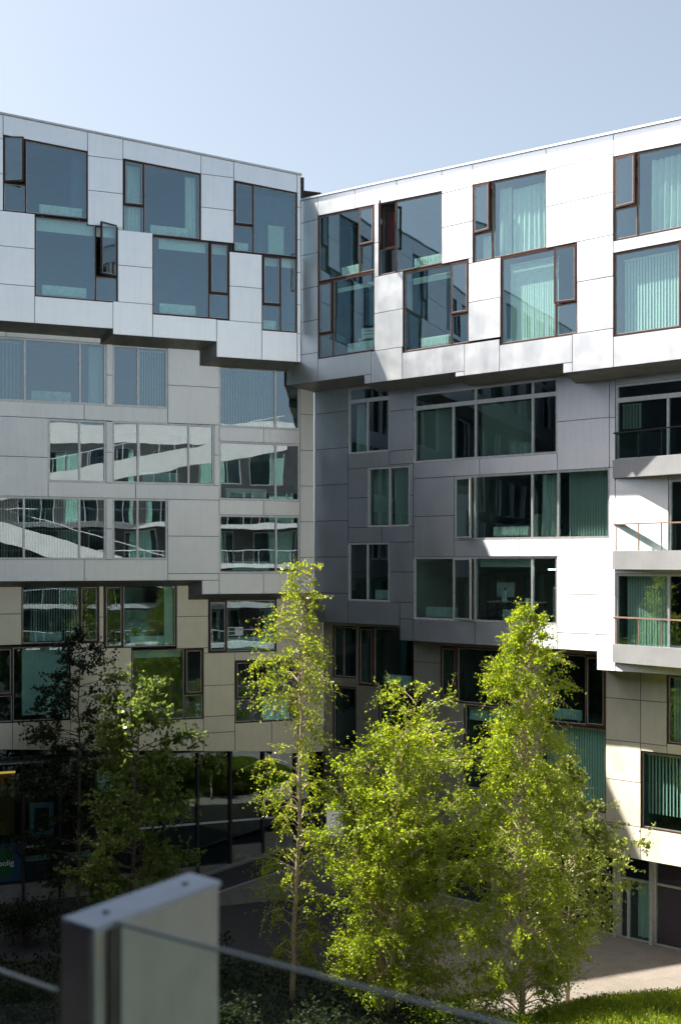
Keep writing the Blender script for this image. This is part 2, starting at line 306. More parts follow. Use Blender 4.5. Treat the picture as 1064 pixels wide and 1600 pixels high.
def window(fc, u0, u1, z0, z1, z1b=None, muls=(), style='copper', casement=None, transom=None, upper_muls=None, room=True, depth=4.5,
           blinds=(), rollers=(), radiators=(), rec=0.03, glass=None, room_m=None, extra_open=()):
    """casement = (pane index, z split or None for the full pane, 'l'/'r' hinge, opening degrees)"""
    z1b = z1 if z1b is None else z1b
    wg = fc.w; Y = fc.y
    st = {'copper': (M['shaded_frame'] if wg is LW else M['copper_frame'], 0.042, 0.10), 'alu': (M['alu_frame'], 0.075, 0.10), 'black': (M['black_frame'], 0.06, 0.14)}[style]
    fm, t, dp = st
    gm = glass or {'copper': M['glass_up'], 'alu': M['glass_mid'], 'black': M['glass_low']}[style]
    top = lambda u: z1+(z1b-z1)*(u-u0)/(u1-u0)
    mb = MB()
    y0, y1 = Y+rec, Y+rec+dp
    quad_ring(mb, [(u0, z0), (u1, z0), (u1, z1b), (u0, z1)], t, y0, y1)
    edges = [u0+t*0.5]+list(muls)+[u1-t*0.5]
    hm = t*0.5
    zt = (lambda u: transom) if transom else top
    for m in muls: mb.quadbox([(m-hm, z0+t), (m+hm, z0+t), (m+hm, zt(m+hm)-t), (m-hm, zt(m-hm)-t)], y0+0.004, y1-0.004)
    if transom:
        mb.box(u0+t, u1-t, y0+.002, y1-.002, transom-t, transom+t)
        for m in (upper_muls or []): mb.quadbox([(m-hm, transom+t), (m+hm, transom+t), (m+hm, top(m+hm)-t), (m-hm, top(m-hm)-t)], y0+0.004, y1-0.004)
    panes = []
    for i, (a, b) in enumerate(zip(edges[:-1], edges[1:])):
        zb = z0+t
        if casement and casement[0] == i and casement[1] is not None:
            zs = casement[1]
            mb.box(a+hm, b-hm, y0+0.004, y1-0.004, zs-hm, zs+hm)
            panes.append((a, b, zb, zs, zs, None))
            panes.append((a, b, zs, zt(a), zt(b), casement[2:]))
        else:
            panes.append((a, b, zb, zt(a), zt(b), casement[2:] if casement and casement[0] == i else None))
    if transom:
        ue = [u0+t*.5]+list(upper_muls or [])+[u1-t*.5]
        for a, b in zip(ue[:-1], ue[1:]): panes.append((a, b, transom+t, top(a), top(b), None))
    win = mb.build('window', fm, wg)
    bt = 0.028 if style == 'copper' else 0.0
    for k, (a, b, zb, ta, tb, cs) in enumerate(panes):
        is_low = abs(zb-(z0+t)) < 1e-6 or (transom and abs(zb-transom-t) < 1e-6)
        A, B = a+hm, b-hm
        B0 = zb if is_low else zb+hm
        T0, T1 = ta-t*(1 if abs(ta-zt(a)) < 1e-6 else .5), tb-t*(1 if abs(tb-zt(b)) < 1e-6 else .5)
        w = B-A
        if cs is None:
            if bt:
                bd = MB(); quad_ring(bd, [(A, B0), (B, B0), (B, T1), (A, T0)], bt, y0+0.03, y1-0.02); bd.build('glazing_bead', M['bead'], win)
            MB().quadbox([(A+bt, B0+bt), (B-bt, B0+bt), (B-bt, T1-bt), (A+bt, T0-bt)], y0+0.05, y0+0.068).build('glass_pane', gm, win)
        else:
            hinge, ang = cs
            hx = A if hinge == 'l' else B
            sgn = -1 if hinge == 'l' else 1
            ft = 0.055 if style == 'copper' else 0.05
            sash = MB(); q = [(A-hx, B0), (B-hx, B0), (B-hx, T1), (A-hx, T0)]
            quad_ring(sash, q, ft, -0.035, 0.03, 0)
            qi = [(A-hx+ft, B0+ft), (B-hx-ft, B0+ft), (B-hx-ft, T1-ft), (A-hx+ft, T0-ft)]
            if bt: quad_ring(sash, qi, 0.022, -0.028, 0.01, 1)
            c = sash.build('casement', [fm, M['bead']], win, (hx, y0, 0), math.radians(ang)*sgn)
            g = MB().quadbox([(x+(.02 if bt else 0)*(1 if i in (0, 3) else -1), z+(.02 if bt else 0)*(1 if i < 2 else -1)) for i, (x, z) in enumerate(qi)], -0.012, 0.006)
            g.build('glass_pane', gm, win, (hx, y0, 0), math.radians(ang)*sgn)
            hd = MB().box((B-hx-.05) if hinge == 'l' else (A-hx+.03), (B-hx-.03) if hinge == 'l' else (A-hx+.05), .031, .06, (B0+T0)/2-.09, (B0+T0)/2+.09)
            hd.build('handle', M['bead'], win, (hx, y0, 0), math.radians(ang)*sgn)
    zmax = max(z1, z1b)
    yb = Y+rec+dp
    if room:
        r = MB(); e = 0.02; a, b, c, d = u0-e, u1+e, z0-e, zmax+e; f0, f1 = yb+0.03, yb+depth
        v = [(a, f0, c), (b, f0, c), (b, f1, c), (a, f1, c), (a, f0, d), (b, f0, d), (b, f1, d), (a, f1, d)]
        r.add(v, [(0, 1, 2, 3)], 1); r.add(v, [(7, 6, 5, 4), (2, 6, 7, 3)[::-1], (1, 5, 6, 2)[::-1], (3, 7, 4, 0)[::-1]], 0)
        r.build('room', [room_m or M['room'], M['room_floor']], wg)
        lin = MB()                                    # reveal linings close the gap between facade and room
        lin.box(u0-.06, u0-.001, Y+.245, f0+.001, z0, zmax); lin.box(u1+.001, u1+.06, Y+.245, f0+.001, z0, zmax)
        lin.build('reveal', M['room'], win)
    for (a, b, c, d) in rollers:
        MB().box(a, b, yb+.10, yb+.115, c, d).box(a-.01, b+.01, yb+.09, yb+.15, d-.05, d+.01).build('roller_blind', M['blind'], win)
    for (a, b, c, d) in radiators:
        rd = MB().box(a, b, yb+.16, yb+.24, c, d)
        n = max(3, int((b-a)/.12))
        for i in range(n): rd.box(a+(b-a)*(i+.15)/n, a+(b-a)*(i+.85)/n, yb+.145, yb+.16, c+.04, d-.04)
        rd.box(a+.1, a+.14, yb+.18, yb+.22, z0-.02, c).box(b-.14, b-.1, yb+.18, yb+.22, z0-.02, c)
        rd.build('radiator', M['radiator'], win)
    for bl in blinds:
        a, b, c, d = bl[:4]; ang = math.radians(bl[4] if len(bl) > 4 else 35); sp = bl[5] if len(bl) > 5 else 0.105
        vb = MB().box(a, b, yb+.12, yb+.18, d-.05, d)
        n = int((b-a)/sp)
        for i in range(n):
            x = a+(i+.5)*(b-a)/n; dx, dy = .05*math.cos(ang), .05*math.sin(ang); j = fc.r.uniform(-.006, .006); yy = yb+.15
            vb.add([(x-dx, yy-dy+j, c), (x+dx, yy+dy+j, c), (x+dx, yy+dy, d-.05), (x-dx, yy-dy, d-.05), (x-dx, yy-dy+j+.003, c), (x+dx, yy+dy+j+.003, c), (x+dx, yy+dy+.003, d-.05), (x-dx, yy-dy+.003, d-.05)],
                   [(0, 1, 2, 3), (7, 6, 5, 4), (0, 3, 7, 4), (1, 5, 6, 2)])
        tag(vb.build('vertical_blind', M['blind'], win), kind='stuff')
    return win

def soffit(wing, y_front, y_back, segs, drop, name='soffit'):
    """segs: (u0,u1,z_front): inclined underside running down to the wall behind, with slanted returns at the steps"""
    mb = MB()
    for i, (a, b, z) in enumerate(segs):
        mb.add([(a, y_front+.045, z+.005), (b, y_front+.045, z+.005), (b, y_back+.05, z-drop), (a, y_back+.05, z-drop),
                (a, y_front+.045, z+.05), (b, y_front+.045, z+.05), (b, y_back+.05, z+.05), (a, y_back+.05, z+.05)],
               [(0, 3, 2, 1), (4, 5, 6, 7), (0, 1, 5, 4), (1, 2, 6, 5), (2, 3, 7, 6), (3, 0, 4, 7)])
    mb.build(name, M['soffit'], wing)
def step_return(wing, y_front, y_back, u, z_low, z_high, drop, slant):
    mb = MB(); d = y_back-y_front
    lo = [(u, y_front+.045, z_low+.004), (u-slant, y_back+.04, z_low-drop), (u-slant, y_back+.04, z_high+.1), (u, y_front+.045, z_high+.1)]
    hi = [(x+.03, y, z) for x, y, z in lo]
    mb.add(lo+hi, [(0, 3, 2, 1), (4, 5, 6, 7), (0, 1, 5, 4), (1, 2, 6, 5), (2, 3, 7, 6), (3, 0, 4, 7)])
    # wedge filling the slanted underside
    mb.add([(u-slant, y_back+.04, z_low-drop), (u, y_front+.045, z_low+.004), (u+.02, y_back+.04, z_low-drop), (u-slant, y_back+.04, z_low-drop+.03), (u, y_front+.045, z_low+.03), (u+.02, y_back+.04, z_low-drop+.03)],
           [(0, 1, 2), (5, 4, 3), (0, 3, 4, 1), (1, 4, 5, 2), (2, 5, 3, 0)])
    mb.build('soffit_return', M['soffit'], wing)

# ================================================================== LEFT WING
OL, OR, PL, PR = 0.8, 1.12, 0.6, 0.82
roofL = lambda u: 27.35-0.0716*(u+0.89)
headL = lambda u: roofL(u)-0.71
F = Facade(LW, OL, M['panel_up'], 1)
XL = -22.0
# top band, columns between the windows, bottom band
for a, b in ((-18.3, -15.6), (-12.22, -9.21), (-7.91, -4.93), (-3.63, -1.04)):
    F.panel(a, b, headL(a), roofL(a), headL(b), roofL(b))
F.col(-22, -18.3, [20.84, 22.15, 23.5, 24.75, 26.05, 27.3], roofL)
F.col(-15.6, -12.22, [24.75, 26.05, 27.3], roofL)
F.col(-9.21, -7.91, [24.57, 25.83, 27.08], roofL)
F.col(-4.93, -3.63, [24.43, 25.68, 26.93], roofL)
F.col(-1.04, -0.89, [20.06, 21.18, 22.3, 23.55, 24.83, 26.1], roofL)
F.col(-18.3, -17.2, [20.84, 22.15, 23.5, 24.75]); F.col(-14.2, -11.11, [22.15, 23.5, 24.75]); F.row(20.84, 22.15, [-14.2, -11.11]); F.row(20.84, 21.81, [-17.2, -14.2])
F.col(-8.10, -6.79, [21.85, 23.2, 24.50]); F.panel(-8.10, -7.91, 24.50, 24.57)
F.col(-3.80, -2.49, [21.47, 22.80, 24.10])
F.row(20.84, 21.81, [-11.11, -8.28]); F.panel(-8.28, -6.79, 20.64, 21.85)
F.row(20.64, 21.49, [-6.79, -4.31]); F.panel(-4.31, -2.49, 20.06, 21.47); F.panel(-2.49, -1.04, 20.06, 21.2)
F.done()
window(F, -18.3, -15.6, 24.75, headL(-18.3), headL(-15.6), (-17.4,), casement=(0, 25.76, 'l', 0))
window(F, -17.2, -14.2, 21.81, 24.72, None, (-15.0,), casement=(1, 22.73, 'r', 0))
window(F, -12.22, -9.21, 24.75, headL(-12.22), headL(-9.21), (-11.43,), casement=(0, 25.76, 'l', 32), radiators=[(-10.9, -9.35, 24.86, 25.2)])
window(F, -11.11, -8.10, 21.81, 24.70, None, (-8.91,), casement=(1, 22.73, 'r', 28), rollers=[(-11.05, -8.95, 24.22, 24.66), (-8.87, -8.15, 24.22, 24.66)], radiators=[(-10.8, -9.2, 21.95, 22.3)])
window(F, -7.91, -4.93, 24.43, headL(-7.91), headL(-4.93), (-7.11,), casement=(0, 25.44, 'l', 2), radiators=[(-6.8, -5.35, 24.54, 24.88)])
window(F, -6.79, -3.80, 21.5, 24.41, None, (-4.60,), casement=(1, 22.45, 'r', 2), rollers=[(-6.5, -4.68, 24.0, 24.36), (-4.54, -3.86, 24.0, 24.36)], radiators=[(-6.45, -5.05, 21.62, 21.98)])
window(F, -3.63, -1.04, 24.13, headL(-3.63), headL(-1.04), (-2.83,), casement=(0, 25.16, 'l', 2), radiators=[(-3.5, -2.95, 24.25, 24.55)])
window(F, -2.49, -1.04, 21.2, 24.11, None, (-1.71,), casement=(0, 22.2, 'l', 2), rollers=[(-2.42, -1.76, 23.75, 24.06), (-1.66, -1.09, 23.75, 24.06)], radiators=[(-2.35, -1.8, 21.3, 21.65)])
XE = -62.0     # the wing goes on to the left, outside the picture
cp = MB(); cp.quadbox([(XE, roofL(XE)), (-0.86, roofL(-.86)), (-0.86, roofL(-.86)+.07), (XE, roofL(XE)+.07)], -OL-.05, -OL+.4); cp.build('coping', M['alu_frame'], LW)
F = Facade(LW, OL, M['panel_up'], 21); u = XE
while u < XL-1:
    F.panel(u, u+2.0, 20.84, 22.8); F.panel(u, u+2.0, 22.8, 24.8); F.panel(u, u+2.0, 24.8, roofL(u), 24.8, roofL(u+2)); F.panel(u+2, u+5, 20.84, 21.8); F.panel(u+2, u+5, 24.72, 25.0); F.panel(u+2, u+5, headL(u+2), roofL(u+2), headL(u+5), roofL(u+5))
    window(F, u+2, u+5, 21.8, 24.72, None, (u+4.1,), room=False); window(F, u+2, u+5, 25.0, headL(u+2), headL(u+5), (u+2.8,), room=False); u += 5
F.done()
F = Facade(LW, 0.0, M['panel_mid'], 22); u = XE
while u < XL-1:
    for z in (12.36, 15.22, 18.1): F.panel(u, u+4, z+2.3, z+2.86); F.panel(u, u+1.3, z, z+2.3); window(F, u+1.3, u+4, z, z+2.3, None, (u+2.2,), 'alu', room=False)
    F.panel(u, u+4, 11.57, 12.36); u += 4
F.done()
F = Facade(LW, -PL, M['panel_low'], 23); u = XE
while u < XL-1:
    for z in (6.4, 9.1): F.panel(u, u+2.0, z, z+2.6); F.panel(u+2, u+5, z+2.3, z+2.6); window(F, u+2, u+5, z, z+2.3, None, (u+2.9,), room=False)
    F.panel(u, u+5, 5.4, 6.4); F.panel(u, u+5, .0, 5.4); u += 5
F.done()
if 0: cp.quadbox([(XL, roofL(XL)), (-0.86, roofL(-.86)), (-0.86, roofL(-.86)+.07), (XL, roofL(XL)+.07)], -OL-.05, -OL+.4)
rf = MB(); rf.quadbox([(XE, roofL(XE)-.45), (-0.9, roofL(-.9)-.45), (-0.9, roofL(-.9)-.02), (XE, roofL(XE)-.02)], -OL+.25, 11.5); rf.build('roof', M['joint'], LW)
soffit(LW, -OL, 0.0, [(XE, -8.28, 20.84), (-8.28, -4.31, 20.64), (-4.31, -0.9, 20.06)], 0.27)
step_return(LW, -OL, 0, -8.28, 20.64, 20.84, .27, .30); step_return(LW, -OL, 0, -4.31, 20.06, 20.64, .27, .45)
pp = MB().box(-0.885, -0.68, -0.62, 6, 25.4, 27.34); pp.build('roof_parapet', M['parapet'], LW)
pp = MB().box(-0.68, 0.42, .3, .5, 25.4, 27.12)
for i in range(7): pp.box(-.66+i*.15, -.58+i*.15, .26, .3, 25.4, 27.1)
pp.build('roof_parapet', M['parapet'], LW)

F = Facade(LW, 0.0, M['panel_mid'], 2)
G1L = -15.2
F.col(-8.35, -8.11, [18.10, 19.25, 20.42, 20.9]); F.col(-8.35, -8.11, [15.22, 16.37, 17.52]); F.col(-8.35, -8.11, [12.36, 13.51, 14.66])
F.col(-5.99, -3.95, [17.56, 19.0, 20.6]); F.row(20.42, 20.8, [XL, -15.2, -12.0, -8.35]); F.row(20.40, 20.7, [-8.11, -5.99]); F.row(19.86, 20.1, [-3.95, -0.6])
F.row(17.54, 18.10, [XL, -18.9, -15.4, -12.3, -9.17, -5.99])
F.row(14.66, 15.22, [-10.49, -7.23, -3.95])
F.col(-4.15, -3.95, [15.22, 16.4, 17.56])
F.col(-14.6, -10.49, [14.66, 16.10, 17.54]); F.col(XL, -18.6, [12.36, 13.5, 14.66, 16.10, 17.54, 18.1-.56]); F.row(14.66, 15.22, [-18.6, -14.6])
F.row(11.57, 12.36, [XL, -18.9, -15.4, -12.3, -9.17, -5.99]); F.col(-5.99, -3.95, [11.57, 11.83, 13.26, 14.66])
F.col(XL, -18.0, [18.10, 19.25, 20.42])
F.panel(-4.64, -3.95, 11.03, 11.57)
F.row(16.95, 17.50, [-3.95, -2.14, -0.6]); F.row(14.10, 14.68, [-3.95, -2.14, -0.6]); F.row(11.03, 11.83, [-3.95, -2.14, -0.6])
F.col(-0.6, 0.0, [11.03, 12.45, 13.87, 15.29, 16.71, 18.13, 19.9])
F.done()
window(F, -18.0, -8.35, 18.10, 20.42, None, (-15.4, -14.4, -11.33, -9.32), 'alu', rollers=[], blinds=[(-12.4, -11.45, 18.2, 20.3, 60, .12)], radiators=[(-11.05, -9.6, 18.2, 18.56)])
window(F, -8.11, -5.99, 18.10, 20.40, None, (-7.14,), 'alu', blinds=[(-7.05, -6.05, 18.2, 20.3, 50, .1)])
window(F, -3.95, -0.6, 17.50, 19.86, None, (-1.63,), 'alu', blinds=[(-3.88, -1.7, 17.6, 19.8, 50, .11)])
window(F, -18.6, -14.6, 15.22, 17.54, None, (-17.5, -15.6,), 'alu')
window(F, -10.49, -8.35, 15.22, 17.53, None, (-9.34,), 'alu')
window(F, -8.11, -4.15, 15.22, 17.55, None, (-7.13, -5.16), 'alu', radiators=[(-6.9, -5.5, 15.32, 15.68)])
window(F, -3.95, -0.6, 14.68, 16.95, None, (-1.62,), 'alu', radiators=[(-3.6, -1.9, 14.8, 15.15)])
window(F, -18.6, -8.35, 12.36, 14.66, None, (-15.4, -14.4, -11.36, -9.34), 'alu', blinds=[(-14.3, -11.45, 12.45, 14.6, 70, .1), (-11.3, -9.4, 12.45, 14.6, 70, .1), (-9.28, -8.4, 12.45, 14.6, 75, .1)])
window(F, -8.11, -5.99, 12.36, 14.66, None, (-7.15,), 'alu')
window(F, -3.95, -0.6, 11.83, 14.10, None, (-1.6,), 'alu', radiators=[(-3.3, -1.8, 11.93, 12.3)])
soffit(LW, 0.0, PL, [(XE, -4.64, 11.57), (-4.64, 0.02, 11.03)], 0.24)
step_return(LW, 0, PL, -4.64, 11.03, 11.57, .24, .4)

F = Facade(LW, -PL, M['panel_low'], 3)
bL = lambda u: 5.42-0.0655*(u+12.2)          # the base line follows the ramp in front
F.col(-22, -11.35, [9.23, 10.37, 11.5]); F.col(-8.48, -8.31, [9.0, 10.2, 11.5]); F.col(-5.47, -4.20, [8.93, 10.16, 11.5])
F.col(-1.38, 0.64, [8.40, 9.6, 10.82, 11.3])
F.row(11.42, 11.6, [-11.35, -8.48]); F.row(11.41, 11.6, [-8.31, -5.47]); F.row(10.8, 11.1, [-4.20, -1.38])
F.panel(-9.56, -7.24, 7.6, 9.02); F.panel(-9.56, -7.24, 6.3, 7.6); F.panel(-9.56, -8.31, 9.02, 9.23)
F.col(-4.39, -3.12, [5.6, 6.25, 7.45, 8.72]); F.panel(-4.39, -4.20, 8.72, 8.93); F.row(8.39, 8.72, [-3.12, -1.38])
F.col(-0.45, 0.64, [5.93, 7.2, 8.40]); F.col(-22, -13.2, [6.38, 7.8, 9.2])
for a, b, zt in ((-22, -18, 6.38), (-18, -14.5, 6.38), (-14.5, -11.67, 6.38), (-11.67, -9.56, 6.38), (-9.56, -7.24, 6.3), (-7.24, -4.39, 6.18)):
    F.panel(a, b, bL(a), zt, bL(b), zt)
F.panel(-4.39, -3.12, bL(-4.39), 5.6, bL(-3.12), 5.6); F.panel(-3.12, -1.57, bL(-3.12), 5.93, bL(-1.57), 5.93); F.panel(-1.57, -0.45, 4.6, 5.93); F.panel(-.45, .64, 4.6, 5.93)
F.done()
window(F, -11.35, -8.48, 9.23, 11.42, None, (-9.22,), glass=M['glass_low'], casement=(1, None, 'r', 1), blinds=[(-11.0, -9.3, 9.3, 11.35, 65, .09)], radiators=[(-11.0, -9.8, 9.33, 9.66)])
window(F, -8.31, -5.47, 9.0, 11.41, None, (-7.56,), glass=M['glass_low'], casement=(0, None, 'l', 1), rollers=[(-5.9, -5.55, 9.1, 11.3)], radiators=[(-7.2, -5.9, 9.1, 9.42)])
window(F, -13.2, -9.56, 6.38, 9.17, None, (-11.67,), glass=M['glass_low'], casement=(0, 7.39, 'l', 1), rollers=[(-11.3, -9.65, 6.6, 9.1)])
window(F, -7.24, -4.39, 6.18, 8.93, None, (-5.15,), glass=M['glass_low'], casement=(1, 7.14, 'r', 1), rollers=[(-7.1, -5.25, 8.6, 8.88)], radiators=[(-6.9, -5.5, 6.3, 6.62)])
window(F, -4.20, -1.38, 8.72, 10.80, None, (-3.45,), glass=M['glass_low'], casement=(0, None, 'l', 1), radiators=[(-3.3, -1.6, 8.82, 9.3)])
window(F, -3.12, -0.45, 5.93, 8.39, None, (-2.38,), glass=M['glass_low'], casement=(0, 6.86, 'l', 1))
# shopfront, set back under the lower storeys
soffit(LW, PL, 1.4, [(XL, -1.57, 4.84), (-1.57, 1.2, 4.6)], 0.0, 'shop_ceiling')
F = Facade(LW, -1.4, M['panel_low'], 4)
plz = lambda u: 0.25 if u < -3.05 else (0.95 if u < -1.68 else 1.35)
ms = [-16.7, -15.3, -13.9, -12.5, -11.16, -9.80, -8.46, -7.07, -5.75, -4.40, -3.04, -1.67, -0.28, 1.15]
for a, b in zip(ms[:-1], ms[1:]):
    zb = plz((a+b)/2); mb = MB()
    quad_ring(mb, [(a+.04, zb), (b-.04, zb), (b-.04, 5.5), (a+.04, 5.5)], .035, 1.4, 1.5)
    tz = 1.93 if a > -9 else 1.6
    mb.box(a+.075, b-.075, 1.402, 1.49, tz-.035, tz+.035, 1)
    wn_ = mb.build('window', [M['black_frame'], M['alu_frame']], LW)
    MB().box(a+.076, b-.076, 1.44, 1.458, zb+.036, tz-.036).build('glass_pane', M['glass_low'], wn_)
    MB().box(a+.076, b-.076, 1.44, 1.458, tz+.036, 5.46).build('glass_pane', M['glass_low'], wn_)
    MB().box(a-.045, a+.039, 1.28, 1.5, -.5, 5.5).build('post', M['black_frame'], LW)
    if zb > -.5: MB().box(a+.04, b-.04, 1.4, 1.55, -.5, zb-.001).build('plinth', M['concrete'], LW)
sh = MB(); v = [(-16.7, 1.56, -.49), (1.15, 1.56, -.49), (1.15, 7, -.49), (-16.7, 7, -.49), (-16.7, 1.56, 5.5), (1.15, 1.56, 5.5), (1.15, 7, 5.5), (-16.7, 7, 5.5)]
sh.add(v, [(0, 1, 2, 3), (7, 6, 5, 4), (2, 6, 7, 3)[::-1], (1, 5, 6, 2)[::-1], (3, 7, 4, 0)[::-1]]); sh.build('shop_interior', M['shop'], LW)
MB().box(XL, -16.7, 1.4, 1.6, -.5, 5.9).build('wall', M['panel_low'], LW)
core = MB().quadbox([(XE, -.5), (1.0, -.5), (-1.0, 26.8), (XE, roofL(XE)-.5)], 7.2, 11.4); core.box(XE, XL, .95, 1.2, -.5, 26.5).box(XE-.3, XE, -.5, 11.4, -.5, 31); core.build('rear_wall', M['concrete'], LW)

# ================================================================== RIGHT WING
roofR = lambda u: 26.36-0.0420*(u-0.44)
headR = lambda u: roofR(u)-0.72
XR = 24.0
F = Facade(RW, OR, M['panel_up'], 5)
F.col(-0.45, 1.30, [19.23, 20.35, 21.62, 22.90, 24.20, 25.48], roofR)
for a, b in ((1.30, 3.25), (3.25, 5.3), (5.3, 7.40), (8.76, 11.78), (14.31, 17.3)): F.panel(a, b, headR(a), roofR(a), headR(b), roofR(b))
F.col(4.21, 4.42, [22.8, 24.05]); F.panel(4.21, 4.42, 24.05, headR(4.21), 24.05, headR(4.42))
F.col(7.40, 8.76, [22.78, 24.05, 25.25], roofR); F.col(11.78, 14.31, [22.60, 23.95, 25.15], roofR); F.col(17.3, 20.6, [18.42, 19.7, 21.0, 22.3, 23.7, 25.0], roofR); F.col(20.6, XR, [18.42, 19.7, 21.0, 22.3, 23.7, 25.0], roofR)
F.col(4.21, 5.60, [20.07, 21.45, 22.8]); F.col(8.58, 9.94, [19.9, 21.25, 22.60]); F.col(12.97, 14.31, [19.65, 21.3, 22.60])
F.panel(8.58, 8.76, 22.60, 22.78)
F.panel(1.30, 4.05, 19.23, 20.09); F.panel(3.71, 4.05, 18.9, 19.23); F.panel(4.05, 5.57, 18.9, 20.07); F.panel(5.57, 8.4, 18.9, 19.85); F.panel(8.0, 8.4, 18.74, 18.9)
F.panel(8.4, 9.90, 18.74, 19.9-.06); F.panel(9.90, 12.80, 18.74, 19.63); F.panel(12.44, 12.8, 18.42, 18.74); F.panel(12.80, 14.31, 18.42, 19.65); F.panel(14.31, 17.3, 18.42, 19.38)
F.panel(5.60, 8.4, 19.85, 19.86); F.panel(14.31, 17.3, 22.02, 22.39)
F.done()
window(F, 1.30, 4.21, 23.05, headR(1.3), headR(4.21), (3.43,), casement=(1, 24.07, 'r', 2), radiators=[(2.3, 3.3, 23.15, 23.5)])
window(F, 1.30, 4.21, 20.10, 23.02, None, (2.07,), casement=(0, 21.02, 'l', 1), rollers=[(2.15, 4.15, 22.55, 22.7)], radiators=[(2.6, 3.9, 20.2, 20.55)])
window(F, 4.42, 7.40, 22.80, headR(4.42), headR(7.40), (5.22,), casement=(0, 23.78, 'l', 48), radiators=[(5.9, 7.2, 22.9, 23.25)])
window(F, 5.60, 8.58, 19.86, 22.76, None, (7.79,), casement=(1, 20.92, 'r', 2), rollers=[(5.9, 7.7, 22.3, 22.5)], radiators=[(6.2, 7.5, 19.98, 20.33)])
window(F, 8.76, 11.78, 22.60, headR(8.76), headR(11.78), (9.56,), casement=(0, 23.58, 'l', 8))
window(F, 9.94, 12.97, 19.64, 22.58, None, (12.13,), casement=(1, 20.69, 'r', 8), blinds=[(10.15, 12.08, 19.72, 22.35, -7, .096)])
window(F, 14.31, 17.3, 22.40, headR(14.31), headR(17.3), (15.14,), casement=(0, 23.40, 'l', 6))
window(F, 14.31, 17.3, 19.40, 22.01, None, (16.59,), casement=(1, 20.43, 'r', 3), blinds=[(14.55, 16.54, 19.48, 21.8, -14, .101)])
cp = MB(); cp.quadbox([(0.37, roofR(.37)), (XR, roofR(XR)), (XR, roofR(XR)+.07), (.37, roofR(.37)+.07)], -OR-.05, -OR+.4); cp.build('coping', M['panel_up'], RW)
rf = MB(); rf.quadbox([(-.3, roofR(-.3)-.45), (XR, roofR(XR)-.45), (XR, roofR(XR)-.02), (-.3, roofR(-.3)-.02)], -OR+.25, 10); rf.build('roof', M['joint'], RW)
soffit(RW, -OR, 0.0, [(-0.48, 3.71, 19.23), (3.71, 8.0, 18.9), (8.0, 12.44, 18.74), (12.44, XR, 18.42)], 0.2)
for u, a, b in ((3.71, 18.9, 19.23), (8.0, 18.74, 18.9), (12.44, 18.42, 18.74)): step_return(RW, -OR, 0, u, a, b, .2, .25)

F = Facade(RW, 0.0, M['panel_mid'], 6)
F.col(0.0, 1.84, [9.89, 11.05, 12.47, 13.89, 15.31, 16.73, 18.15, 19.3])
F.col(3.96, 5.15, [15.94, 16.45, 17.95, 19.1]); F.row(19.0, 19.15, [1.84, 3.96])
F.row(15.88, 16.45, [1.84, 3.96]); F.col(1.84, 2.86, [13.6, 14.75, 15.88]); F.row(13.02, 13.6, [1.84, 3.6, 5.15]); F.col(4.96, 5.15, [13.6, 14.75, 15.94]); F.panel(3.96, 4.96, 15.88, 15.94)
F.row(15.36, 15.94, [5.15, 8.2, 11.46]); F.col(5.15, 7.06, [12.47, 13.95, 15.36]); F.col(3.96, 5.15, [10.76, 11.9, 13.02]); F.panel(1.84, 4.49, 9.89, 10.76); F.panel(4.49, 5.15, 9.34, 10.15); F.panel(4.49, 5.15, 10.15, 10.76)
F.row(18.5, 18.75, [5.15, 11.46]); F.col(11.46, 13.48, [15.36, 17.0, 18.62]); F.col(13.48, 13.70, [13.06, 14.2, 15.36, 16.98, 18.3])
F.row(12.47, 13.06, [7.06, 9.9, 11.46]); F.row(12.47, 13.06, [11.46, 13.70]); F.col(11.46, 13.70, [9.9, 11.2, 12.47]); F.row(9.34, 10.15, [5.15, 8.0, 11.46]); F.panel(11.46, 13.01, 9.34, 9.9); F.panel(13.01, 13.70, 8.73, 9.9)
F.row(15.0, 15.57, [13.70, 17.6]); F.panel(13.70, 15.61, 12.3, 13.5); F.panel(13.70, 15.61, 13.5, 15.0); F.panel(15.61, 17.6, 14.87, 15.0); F.row(11.9, 12.3, [13.70, 17.6]); F.row(8.73, 9.35, [13.70, 17.6]); F.row(18.03, 18.3, [13.70, 17.6])
F.col(17.6, 20.8, [8.73, 10.2, 11.9, 13.4, 15.0, 16.5, 18.3]); F.col(20.8, XR, [8.73, 10.2, 11.9, 13.4, 15.0, 16.5, 18.3])
F.col(-0.66, 0.0, [9.89, 11.02])
F.done()
window(F, 1.84, 3.96, 16.45, 19.0, None, (2.82,), 'alu', transom=18.48, upper_muls=[])
window(F, 5.15, 11.46, 15.94, 18.5, None, (6.99, 8.0, 10.44), 'alu', transom=17.96, upper_muls=[8.0, 10.44], blinds=[(5.25, 6.9, 16.05, 17.85, 75, .1), (8.1, 10.3, 16.05, 17.85, 78, .1)], radiators=[(9.3, 10.3, 16.05, 16.4)])
window(F, 13.70, 17.6, 15.57, 18.03, None, (15.57,), 'alu', transom=17.52, upper_muls=[], blinds=[(13.8, 14.5, 16.6, 17.4, 70, .1)])
window(F, 2.86, 4.96, 13.6, 15.88, None, (3.95,), 'alu', blinds=[(2.95, 3.88, 13.7, 15.8, 70, .1), (4.02, 4.9, 13.7, 15.8, 70, .1)])
window(F, 7.06, 13.48, 13.06, 15.36, None, (7.97, 10.42, 11.48), 'alu', casement=(0, None, 'l', 12), blinds=[(11.75, 13.42, 13.15, 15.3, -18, .1)], radiators=[(8.6, 10.1, 13.18, 13.52)], room_m=M['room_brightened'])
window(F, 15.61, 17.6, 12.3, 14.87, None, (), 'alu', blinds=[(15.9, 17.5, 12.4, 14.8, 40, .1)])
